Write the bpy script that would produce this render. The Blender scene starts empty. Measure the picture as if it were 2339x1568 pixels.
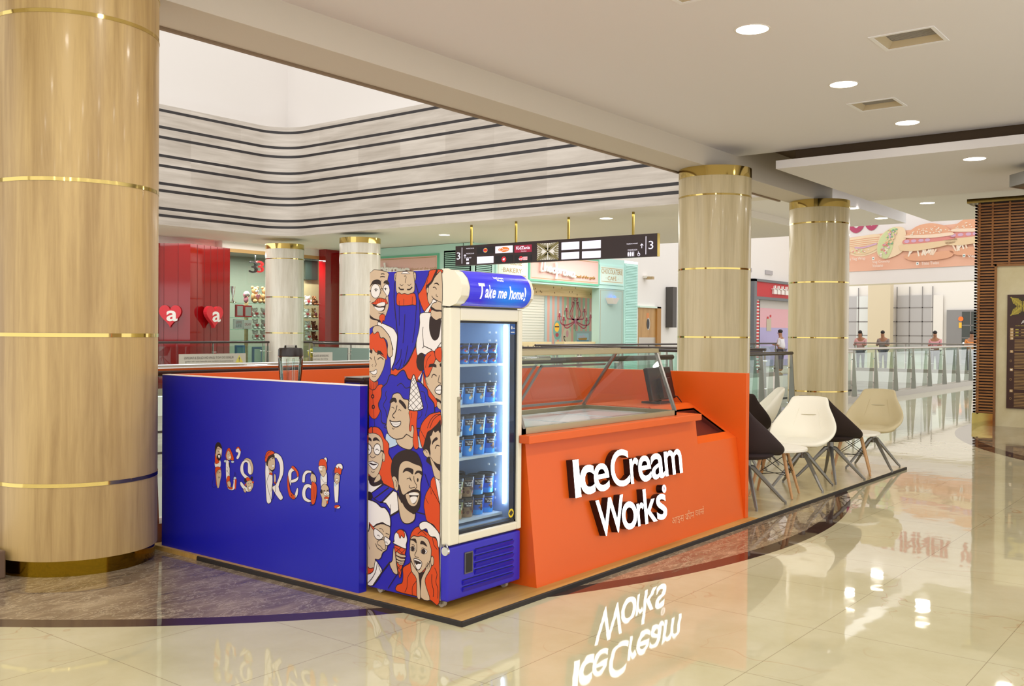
import bpy, bmesh, math, random
from mathutils import Vector, Matrix, geometry
S = bpy.context.scene
COL = S.collection
PI = math.pi
random.seed(7)

# ---------------------------------------------------------------- camera, sky, light, exposure
def camera():
    yaw, pit, rol = math.radians(37.962), math.radians(-.5523), math.radians(.4321)
    f = Vector((math.cos(yaw)*math.cos(pit), math.sin(yaw)*math.cos(pit), math.sin(pit)))
    r = Vector((math.sin(yaw), -math.cos(yaw), 0)); u = r.cross(f)
    r2 = r*math.cos(rol) + u*math.sin(rol); u2 = u*math.cos(rol) - r*math.sin(rol)
    cd = bpy.data.cameras.new('camera'); cd.sensor_width = 36; cd.lens = 2229.24/2339*36
    cd.clip_start = .05; cd.clip_end = 400
    o = bpy.data.objects.new('camera', cd); COL.objects.link(o)
    m = Matrix((r2, u2, -f)).transposed().to_4x4(); m.translation = (0, 0, 1.55)
    o.matrix_world = m; S.camera = o
camera()
S.view_settings.view_transform = 'Standard'; S.view_settings.look = 'None'
S.view_settings.gamma = 1; S.view_settings.use_curve_mapping = False
S.view_settings.exposure = 0.0
w = bpy.data.worlds.new('daylight'); S.world = w; w.use_nodes = True
bg = w.node_tree.nodes['Background']; bg.inputs[0].default_value = (1, .985, .96, 1); bg.inputs[1].default_value = 1.58
S.cycles.sample_clamp_indirect = 4; S.cycles.max_bounces = 10; S.cycles.transparent_max_bounces = 24
S.cycles.caustics_reflective = False; S.cycles.caustics_refractive = False
def lamp(name, loc, rot, size, power, color=(1, .97, .93), shape='DISK', sy=None):
    d = bpy.data.lights.new(name, 'AREA'); d.shape = shape; d.size = size; d.energy = power; d.color = color
    if sy: d.size_y = sy
    o = bpy.data.objects.new(name, d); COL.objects.link(o); o.location = loc; o.rotation_euler = rot
    return o
# ceiling downlights of this aisle (the ones over and behind the camera light the kiosk too)
for i in range(7):
    for j in range(3):
        lamp('downlight_lamp', (-5.94+2.33*i+.0, 3.64-3.4*j, 4.19), (0, 0, 0), .26, 24)
for x, y in ((14.19, 3.2), (16.5, 3.2), (14.19, .2), (20.65, 7.04), (22.78, 7.1), (20.7, 5.54)):
    lamp('downlight_lamp', (x, y, 3.9), (0, 0, 0), .26, 24)
for x, y, z, a, b, p in ((18.8, 13, 4.05, 3, 7, 260), (25.5, 18.7, 2.9, 5, .8, 70), (14.5, 22.3, 4.05, 8, 1.6, 110), (18.2, 23.46, 3.78, 4, .14, 230), (24.5, 16.2, 4.05, 5, 1.6, 120)):
    lamp('shop_fill_light', (x, y, z), (0, 0, 0), a, p, (1, .96, .9), 'RECTANGLE', b)  # added fill that brightens shops and walkways, stands for no fixture

lamp('fridge_fill_light', (4.30, 3.70, 1.64), (0, 0, 0), .5, .7, (.72, .86, 1), 'RECTANGLE', .1)  # unseen fill added to lift the fridge liner
for z in (.67, 1.0, 1.26, 1.5):
    lamp('fridge_strip_lamp', (4.585, 3.64, z), (math.radians(90), 0, math.radians(62)), .02, .55, (.72, .86, 1), 'RECTANGLE', .2)
# ---------------------------------------------------------------- colours and materials
def lin(c):
    if isinstance(c, str):
        c = [int(c[i:i+2], 16)/255 for i in (0, 2, 4)]
        c = [x/12.92 if x <= .04045 else ((x+.055)/1.055)**2.4 for x in c]
    return (*c[:3], 1)
def nd(nt, typ, **kw):
    n = nt.nodes.new(typ)
    for k, v in kw.items():
        if k.startswith('i'):
            key = int(k[1:]) if k[1:].isdigit() else k[1:].replace('_', ' ')
            if hasattr(v, 'is_output') or isinstance(v, bpy.types.NodeSocket): nt.links.new(v, n.inputs[key])
            else: n.inputs[key].default_value = v
        else: setattr(n, k, v)
    return n
MATS = {}
def mat(name, color, rough=.5, metal=0., spec=.5, emit=0., coat=0., bump=None):
    if name in MATS: return MATS[name]
    m = bpy.data.materials.new(name); m.use_nodes = True; nt = m.node_tree
    b = nt.nodes['Principled BSDF']
    b.inputs['Base Color'].default_value = lin(color); b.inputs['Roughness'].default_value = rough
    b.inputs['Metallic'].default_value = metal; b.inputs['Specular IOR Level'].default_value = spec
    b.inputs['Coat Weight'].default_value = coat; b.inputs['Coat Roughness'].default_value = .05
    if emit:
        b.inputs['Emission Color'].default_value = lin(color); b.inputs['Emission Strength'].default_value = emit
    if bump:
        t = nd(nt, 'ShaderNodeTexNoise', iScale=bump[0]); bp = nd(nt, 'ShaderNodeBump', iStrength=bump[1], iHeight=t.outputs[0])
        nt.links.new(bp.outputs[0], b.inputs['Normal'])
    MATS[name] = m
    return m
def glass(name, tint='f4fbf9', f=1., rough=0.):
    if name in MATS: return MATS[name]
    m = bpy.data.materials.new(name); m.use_nodes = True; nt = m.node_tree; nt.nodes.clear()
    tr = nd(nt, 'ShaderNodeBsdfTransparent', i0=lin(tint)); gl = nd(nt, 'ShaderNodeBsdfGlossy', i0=(1, 1, 1, 1), iRoughness=rough)
    fr = nd(nt, 'ShaderNodeFresnel', i0=1.45); mu = nd(nt, 'ShaderNodeMath', operation='MULTIPLY', i0=fr.outputs[0], i1=f)
    mx = nd(nt, 'ShaderNodeMixShader', i0=mu.outputs[0], i1=tr.outputs[0], i2=gl.outputs[0])
    o = nd(nt, 'ShaderNodeOutputMaterial', i0=mx.outputs[0]); MATS[name] = m
    return m
def grainmat(name, c1, c2, scale, rough=.35, coat=0., c3=None, streak=3.):
    """long grain: noise stretched along one axis (scale = xyz frequencies)"""
    if name in MATS: return MATS[name]
    m = bpy.data.materials.new(name); m.use_nodes = True; nt = m.node_tree; b = nt.nodes['Principled BSDF']
    g = nd(nt, 'ShaderNodeNewGeometry'); mp = nd(nt, 'ShaderNodeMapping', i0=g.outputs['Position'], iScale=scale)
    n1 = nd(nt, 'ShaderNodeTexNoise', iVector=mp.outputs[0], iScale=1., iDetail=6., iRoughness=.65, iDistortion=.35)
    mp2 = nd(nt, 'ShaderNodeMapping', i0=g.outputs['Position'], iScale=[s*.22 for s in scale])
    n2 = nd(nt, 'ShaderNodeTexNoise', iVector=mp2.outputs[0], iScale=1., iDetail=2.)
    ad = nd(nt, 'ShaderNodeMath', operation='MULTIPLY_ADD', i0=n2.outputs[0], i1=.8, i2=n1.outputs[0])
    r = nd(nt, 'ShaderNodeValToRGB', i0=ad.outputs[0]); e = r.color_ramp.elements
    e[0].position = .62; e[0].color = lin(c1); e[1].position = 1.; e[1].color = lin(c2)
    if c3: k = e.new(.8); k.color = lin(c3)
    nt.links.new(r.outputs[0], b.inputs['Base Color']); b.inputs['Roughness'].default_value = rough
    b.inputs['Coat Weight'].default_value = coat; b.inputs['Coat Roughness'].default_value = .08
    MATS[name] = m
    return m
def floormat():
    m = bpy.data.materials.new('polished_marble_floor'); m.use_nodes = True; nt = m.node_tree; b = nt.nodes['Principled BSDF']
    g = nd(nt, 'ShaderNodeNewGeometry'); P = g.outputs['Position']; sep = nd(nt, 'ShaderNodeSeparateXYZ', i0=P)
    M = lambda op, a, c=0., d=0.: nd(nt, 'ShaderNodeMath', operation=op, i0=a, i1=c, i2=d).outputs[0]
    # cream slabs: soft clouds, thin rusty veins, joints
    n = nd(nt, 'ShaderNodeTexNoise', iVector=P, iScale=1.3, iDetail=6., iRoughness=.6)
    r = nd(nt, 'ShaderNodeValToRGB', i0=n.outputs[0]); e = r.color_ramp.elements
    e[0].position = .3; e[0].color = lin('b9b18c'); e[1].position = .7; e[1].color = lin('cbc4a5')
    def vein(scale, dist, w):
        nn = nd(nt, 'ShaderNodeTexNoise', iVector=P, iScale=scale, iDetail=3., iRoughness=.6, iDistortion=dist)
        a = M('ABSOLUTE', M('SUBTRACT', nn.outputs[0], .5)); return M('SUBTRACT', 1., M('DIVIDE', a, w))
    gate = nd(nt, 'ShaderNodeTexNoise', iVector=P, iScale=.9, iDetail=1.)
    vm = nd(nt, 'ShaderNodeClamp', i0=M('MULTIPLY', M('MAXIMUM', vein(1.1, .7, .006), 0.), M('MAXIMUM', M('MULTIPLY', M('SUBTRACT', gate.outputs[0], .42), 5.), 0.)))
    cr = nd(nt, 'ShaderNodeMix', data_type='RGBA'); nt.links.new(M('MULTIPLY', vm.outputs[0], .55), cr.inputs[0]); nt.links.new(r.outputs[0], cr.inputs[6]); cr.inputs[7].default_value = lin('ac8258')
    fx = M('ABSOLUTE', M('SUBTRACT', M('FRACT', M('DIVIDE', M('SUBTRACT', sep.outputs[0], 2.465-8.63), .863)), .5))
    fy = M('ABSOLUTE', M('SUBTRACT', M('FRACT', M('DIVIDE', M('SUBTRACT', sep.outputs[1], 4.41-8.38), .838)), .5))
    jt = M('GREATER_THAN', M('MAXIMUM', fx, fy), .4978)
    cj = nd(nt, 'ShaderNodeMix', data_type='RGBA'); nt.links.new(M('MULTIPLY', jt, .55), cj.inputs[0]); nt.links.new(cr.outputs[2], cj.inputs[6]); cj.inputs[7].default_value = lin('6a5a40')
    # brown marble
    mp = nd(nt, 'ShaderNodeMapping', i0=P, iRotation=(0, 0, .55), iScale=(1., 2.6, 1))
    n2 = nd(nt, 'ShaderNodeTexNoise', iVector=mp.outputs[0], iScale=2.2, iDetail=8., iRoughness=.68, iDistortion=.6)
    r2 = nd(nt, 'ShaderNodeValToRGB', i0=n2.outputs[0]); e = r2.color_ramp.elements
    e[0].position = .3; e[0].color = lin('5c4c3e'); e[1].position = .75; e[1].color = lin('ab997c'); k = e.new(.52); k.color = lin('87745d')
    n3 = nd(nt, 'ShaderNodeTexNoise', iVector=mp.outputs[0], iScale=3.4, iDetail=8., iRoughness=.72, iDistortion=1.6)
    v3 = nd(nt, 'ShaderNodeClamp', i0=M('SUBTRACT', 1., M('DIVIDE', M('ABSOLUTE', M('SUBTRACT', n3.outputs[0], .5)), .02)))
    br = nd(nt, 'ShaderNodeMix', data_type='RGBA'); nt.links.new(M('MULTIPLY', v3.outputs[0], .75), br.inputs[0]); nt.links.new(r2.outputs[0], br.inputs[6]); br.inputs[7].default_value = lin('d2c3a4')
    def dist(cx, cy):
        dx = M('SUBTRACT', sep.outputs[0], cx); dy = M('SUBTRACT', sep.outputs[1], cy)
        return M('SQRT', M('ADD', M('MULTIPLY', dx, dx), M('MULTIPLY', dy, dy)))
    d1, d2 = dist(7.2, 8.8), dist(18.6, -3.5)
    band = M('MAXIMUM', M('LESS_THAN', d1, 6.02), M('LESS_THAN', d2, 7.75))
    brown = M('MAXIMUM', M('LESS_THAN', d1, 5.885), M('LESS_THAN', d2, 7.5))
    mb = nd(nt, 'ShaderNodeMix', data_type='RGBA'); nt.links.new(band, mb.inputs[0]); nt.links.new(cj.outputs[2], mb.inputs[6]); mb.inputs[7].default_value = lin('43302a')
    mm = nd(nt, 'ShaderNodeMix', data_type='RGBA'); nt.links.new(brown, mm.inputs[0]); nt.links.new(mb.outputs[2], mm.inputs[6]); nt.links.new(br.outputs[2], mm.inputs[7])
    nt.links.new(mm.outputs[2], b.inputs['Base Color'])
    b.inputs['Roughness'].default_value = .03; b.inputs['Specular IOR Level'].default_value = .5
    nb = nd(nt, 'ShaderNodeTexNoise', iVector=P, iScale=5., iDetail=1.); bp = nd(nt, 'ShaderNodeBump', iStrength=.012, iDistance=.05, iHeight=nb.outputs[0])
    nt.links.new(bp.outputs[0], b.inputs['Normal'])
    return m
FLOOR = floormat()
WHITE = mat('white_paint', 'e6e0d8', .6); CEIL = mat('ceiling_paint', 'eeebee', .7); BRIGHTW = mat('bright_white_wall', 'efeae6', .7)
BEAMM = mat('beam_paint', 'd6cdc0', .7); GREYW = mat('grey_white', 'cfcac6', .6)
OAK = grainmat('oak_laminate', 'a18250', 'c6a870', (14, 14, .8), .35, .1); OAK2 = grainmat('oak_laminate_daylit', 'b3a27a', 'cfbf98', (14, 14, .8), .3, .25); OAK3 = grainmat('oak_laminate_far_daylit', 'c3bcac', 'ddd8cc', (9, 9, .8), .25, .3)  # farther columns: daylight put into greyer and paler copies of the oak
GOLD = mat('polished_brass', 'd6bd72', .08, 1.); GOLDD = mat('dark_brass', '8a6a16', .1, 1.); BRASS = mat('brass', 'a08a45', .25, 1.)
ORANGE = mat('orange_laminate', 'e25e15', .35); BLUE = mat('blue_laminate', '181db2', .3)
DARK = mat('dark_plastic', '231b1a', .35); BLACK = mat('black', '0c0a0a', .4); CHAR = mat('charcoal_fabric', '35292a', .9)
DBROWN = mat('dark_brown_fabric', '291a14', .9); LEATH = mat('white_leather', 'f2efdf', .45); LEATH2 = mat('cream_leather', 'cdbf98', .45)
STEEL = mat('steel', 'a9a49c', .25, 1.); STEELB = mat('brushed_steel', 'b7ab8d', .35, .9); CHROME = mat('chrome', 'dcdcdc', .05, 1.)
GREYM = mat('grey_metal', '8b8985', .4, .6); DRAIL = mat('rail_dark', '3a302e', .3, .3); POSTM = mat('rail_post', '8a857e', .35, .6)
BEIGE = mat('beige_plastic', 'e6e0cd', .3); WTOP = mat('white_table', 'f4f0e4', .35)
BEECH = grainmat('beech', 'b98a55', 'cda173', (30, 30, 2), .5); VINYL = grainmat('vinyl_floor', 'a9803c', 'c49c56', (1.2, 16, 1), .45)
GREENF = mat('mint_paint', 'c2eae2', .5); MINT2 = mat('mint_frame', '6fbf9f', .5); PINK = mat('pink_paint', 'e9bdb4', .5); CREAMP = mat('cream_panel', 'd9ece0', .5)
RED = mat('red_gloss', '8e0a10', .08, 0, .6, 0, .4); REDP = mat('red_paint', 'd8202a', .4); GLASSC = glass('clear_glass'); GLASSG = glass('green_glass', 'dff0ea', 1.1)
GLASSD = glass('fridge_glass', 'eaf4fb', .8); MARB = grainmat('beige_marble', 'cdbf92', 'e0d6b2', (1.3, 1.3, 1.3), .2)
SLAT = grainmat('slat_wood', '75451d', 'a56d36', (3, 3, 26), .4); SLATB = mat('slat_backing', '33211a', .6)
DSIGN = mat('sign_brown', '2c1a19', .3); LITW = mat('lit_white', 'e9e4f6', .5, emit=.5); LETW = mat('letter_white', 'f5f2ee', .5); GOLDT = mat('gold_text', 'b8935a', .45)
DIFF = mat('lamp_diffuser', 'fff6e4', .5, emit=9.); LEDM = mat('led_strip', 'eef6ff', .5, emit=10.); SIGNLIT = mat('lit_letter_face', 'ffffff', .5, emit=3.2)
LETSIDE = mat('letter_side', '1c0608', .4); INNERW = mat('fridge_liner', 'a8bfdb', .4); INTB = mat('blue_plastic', '2d25b8', .35)
ART = dict(O=mat('art_orange', 'd2481a', .5, 0, .3), B=mat('art_blue', '2b23ac', .5, 0, .3), T=mat('art_tan', 'c9b096', .5, 0, .3), K=mat('art_dark', '2c1b18', .5, 0, .3), W=mat('art_white', 'e6dfde', .5, 0, .3), L=mat('art_light_blue', 'b4c7de', .5, 0, .3))

# ---------------------------------------------------------------- mesh helpers
def pl(o, u, v, n):
    o, u, v, n = map(Vector, (o, u, v, n))
    return lambda a, b, c=0.: o + u*a + v*b + n*c
def crom(p, closed, n=4):
    p = [Vector((a, b)) for a, b in p]; N = len(p); out = []
    if N < 3: return p
    for i in range(N if closed else N-1):
        g = lambda k: p[k % N] if closed else p[min(max(k, 0), N-1)]
        a, b, c, d = g(i-1), g(i), g(i+1), g(i+2)
        for k in range(n):
            t = k/n
            out.append(.5*((2*b)+(c-a)*t+(2*a-5*b+4*c-d)*t*t+(3*b-a-3*c+d)*t**3))
    if not closed: out.append(p[-1])
    return out
_tx = {}
def txt(body, bold, ext, res=3, cuts=0):
    k = (body, bold, ext, res, cuts)
    if k in _tx: return _tx[k]
    c = bpy.data.curves.new('t', 'FONT'); c.body = body; c.offset = bold; c.extrude = ext; c.resolution_u = res
    o = bpy.data.objects.new('t', c); COL.objects.link(o)
    dg = bpy.context.evaluated_depsgraph_get(); me = bpy.data.meshes.new_from_object(o.evaluated_get(dg))
    if cuts:   # horizontal cuts so that lettering can follow a curved face
        b = bmesh.new(); b.from_mesh(me); ys = [v.co.y for v in b.verts]
        for q in range(1, cuts): bmesh.ops.bisect_plane(b, geom=b.verts[:]+b.edges[:]+b.faces[:], plane_co=(0, min(ys)+(max(ys)-min(ys))*q/cuts, 0), plane_no=(0, 1, 0))
        b.to_mesh(me); b.free()
    r = ([v.co.copy() for v in me.vertices], [(tuple(p.vertices), p.normal.z) for p in me.polygons])
    bpy.data.objects.remove(o); bpy.data.curves.remove(c); bpy.data.meshes.remove(me); _tx[k] = r
    return r
def origin(p):
    while p and p.parent: p = p.parent
    return p.location.copy() if p else Vector()
class MB:
    def __init__(s): s.v = []; s.f = []; s.i = []; s.mats = []
    def mi(s, m):
        if m not in s.mats: s.mats.append(m)
        return s.mats.index(m)
    def add(s, vs, fs, m):
        b = len(s.v); s.v += [Vector(x) for x in vs]; k = s.mi(m)
        for f in fs: s.f.append(tuple(b+j for j in f)); s.i.append(k)
        return s
    def box(s, x0, y0, z0, x1, y1, z1, m, T=None):
        v = [Vector((x, y, z)) for x in (x0, x1) for y in (y0, y1) for z in (z0, z1)]
        if T: v = [T @ q for q in v]
        return s.add(v, [(0, 1, 3, 2), (4, 6, 7, 5), (0, 4, 5, 1), (2, 3, 7, 6), (0, 2, 6, 4), (1, 5, 7, 3)], m)
    def quad(s, a, b, c, d, m): return s.add([a, b, c, d], [(0, 1, 2, 3)], m)
    def prism(s, poly, mp, w0, w1, m):
        n = len(poly); v = [mp(a, b, w0) for a, b in poly]+[mp(a, b, w1) for a, b in poly]
        tri = geometry.tessellate_polygon([[Vector((a, b, 0)) for a, b in poly]])
        f = [tuple(t) for t in tri]+[tuple(n+k for k in reversed(t)) for t in tri]+[(k, (k+1) % n, n+(k+1) % n, n+k) for k in range(n)]
        return s.add(v, f, m)
    def flat(s, poly, mp, w, m):
        tri = geometry.tessellate_polygon([[Vector((a, b, 0)) for a, b in poly]])
        return s.add([mp(a, b, w) for a, b in poly], [tuple(t) for t in tri], m)
    def rect(s, a0, b0, a1, b1, mp, w, m): return s.quad(mp(a0, b0, w), mp(a1, b0, w), mp(a1, b1, w), mp(a0, b1, w), m)
    def ribbon(s, p, wd, mp, w, m, closed=False):
        p = [Vector(q) for q in p]; q = [p[0]]
        for k in p[1:]:
            if (k-q[-1]).length > 1e-6: q.append(k)
        if closed and len(q) > 2 and (q[0]-q[-1]).length < 1e-6: q.pop()
        n = len(q)
        if n < 2: return s
        vs = []
        for k in range(n):
            a = q[(k-1) % n] if closed or k else q[k]; b = q[(k+1) % n] if closed or k < n-1 else q[k]
            d = b-a
            if d.length < 1e-9: d = Vector((1, 0))
            d.normalize(); nn = Vector((-d.y, d.x))*wd/2
            vs += [mp(*(q[k]+nn), w), mp(*(q[k]-nn), w)]
        return s.add(vs, [(2*k, 2*k+1, 2*((k+1) % n)+1, 2*((k+1) % n)) for k in range(n if closed else n-1)], m)
    def tube(s, pts, r, m, n=8, closed=False):
        pts = [Vector(p) for p in pts]; N = len(pts); R = r if isinstance(r, (list, tuple)) else [r]*N; vs = []; up = None
        for k in range(N):
            a = pts[(k-1) % N] if closed or k else pts[k]; b = pts[(k+1) % N] if closed or k < N-1 else pts[k]
            t = (b-a).normalized()
            if up is None: up = t.orthogonal().normalized()
            up = (up - t*up.dot(t)).normalized(); sd = t.cross(up)
            vs += [pts[k]+(up*math.cos(2*PI*j/n)+sd*math.sin(2*PI*j/n))*R[k] for j in range(n)]
        f = [(k*n+j, k*n+(j+1) % n, ((k+1) % N)*n+(j+1) % n, ((k+1) % N)*n+j) for k in range(N if closed else N-1) for j in range(n)]
        if not closed: f += [tuple(reversed(range(n))), tuple((N-1)*n+j for j in range(n))]
        return s.add(vs, f, m)
    def lathe(s, prof, c, m, n=32, caps=True):
        c = Vector(c); vs = [c+Vector((r*math.cos(2*PI*j/n), r*math.sin(2*PI*j/n), z)) for r, z in prof for j in range(n)]; N = len(prof)
        f = [(k*n+j, k*n+(j+1) % n, (k+1)*n+(j+1) % n, (k+1)*n+j) for k in range(N-1) for j in range(n)]
        if caps: f += [tuple(reversed(range(n))), tuple((N-1)*n+j for j in range(n))]
        return s.add(vs, f, m)
    def ball(s, c, r, m, n=10, T=None):
        c = Vector(c); r = Vector(r) if not isinstance(r, (int, float)) else Vector((r, r, r)); vs = []
        for k in range(1, n):
            for j in range(2*n):
                a, b = PI*k/n, PI*j/n
                vs.append(c+Vector((r.x*math.sin(a)*math.cos(b), r.y*math.sin(a)*math.sin(b), r.z*math.cos(a))))
        vs += [c+Vector((0, 0, r.z)), c-Vector((0, 0, r.z))]; q = 2*n
        f = [(k*q+j, (k+1)*q+j, (k+1)*q+(j+1) % q, k*q+(j+1) % q) for k in range(n-2) for j in range(q)]
        f += [(len(vs)-2, j, (j+1) % q) for j in range(q)]+[(len(vs)-1, (n-2)*q+(j+1) % q, (n-2)*q+j) for j in range(q)]
        if T: vs = [T @ v for v in vs]
        return s.add(vs, f, m)
    def text(s, body, mp, x0, x1, y0, y1, m, w=.002, depth=0., bold=0., side=None, res=3, cuts=0):
        """lettering fitted into the box x0..x1, y0..y1 of a surface"""
        vs, fs = txt(body, bold, .5 if depth else 0., res, cuts)
        ax, bx = min(v.x for v in vs), max(v.x for v in vs); ay, by = min(v.y for v in vs), max(v.y for v in vs)
        P = [mp(x0+(v.x-ax)/(bx-ax)*(x1-x0), y0+(v.y-ay)/(by-ay)*(y1-y0), w+(v.z+.5)*depth if depth else w) for v in vs]
        s.add(P, [f for f, z in fs if z > .5 or side is None], m)
        if side: s.add(P, [f for f, z in fs if z <= .5], side)
        return s
    def art(s, data, mp, w0, dw):
        for k, ln in enumerate(data.strip().splitlines()):
            t = ln.split(); c = t[0][0]; kind = t[0][-1]; lw = float(t[0][1:-1])*1.3/1000; w = w0+dw*k
            p = [tuple(int(q)/1000 for q in a.split(',')) for a in t[1:]]
            if kind in 'PS': p = crom(p, kind == 'P', 3)
            if c != '-' and kind != 'S': s.flat([(a, b) for a, b in p], mp, w, ART[c])
            if lw: s.ribbon(p, lw, mp, w+dw*.5, ART['K'], kind != 'S')
        return s
    def build(s, name, parent=None, smooth=False, bevel=0., sub=0, ang=40):
        o0 = origin(parent); me = bpy.data.meshes.new(name)
        me.from_pydata([v-o0 for v in s.v], [], s.f)
        for m in s.mats: me.materials.append(m)
        me.polygons.foreach_set('material_index', s.i)
        if smooth:
            me.polygons.foreach_set('use_smooth', [True]*len(s.f))
            if ang < 180: me.set_sharp_from_angle(angle=math.radians(ang))
        me.update(); o = bpy.data.objects.new(name, me); COL.objects.link(o); o.parent = parent
        if bevel:
            b = o.modifiers.new('bevel', 'BEVEL'); b.width = bevel; b.segments = 2; b.limit_method = 'ANGLE'
        if sub:
            b = o.modifiers.new('sub', 'SUBSURF'); b.levels = sub; b.render_levels = sub
        return o
def thing(name, label, cat, loc=(0, 0, 0), rz=0., group=None):
    o = bpy.data.objects.new(name, None); COL.objects.link(o); o.location = loc; o.rotation_euler = (0, 0, rz); o.empty_display_size = .1
    return tag(o, label, cat, group)
def tag(o, label, cat, group=None):
    o['label'] = label; o['category'] = cat
    if group: o['group'] = group
    return o
def struct(o): o['kind'] = 'structure'; return o
def dup(root, loc, rz=0., label=None, group=None, scale=None):
    def cp(o, p):
        c = o.copy(); COL.objects.link(c); c.parent = p
        for ch in o.children: cp(ch, c)
        return c
    r = cp(root, None); r.location = loc; r.rotation_euler = (0, 0, rz)
    if scale: r.scale = scale
    if label: r['label'] = label
    if group: r['group'] = group
    return r
def bx(*a): return MB().box(*a)

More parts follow.
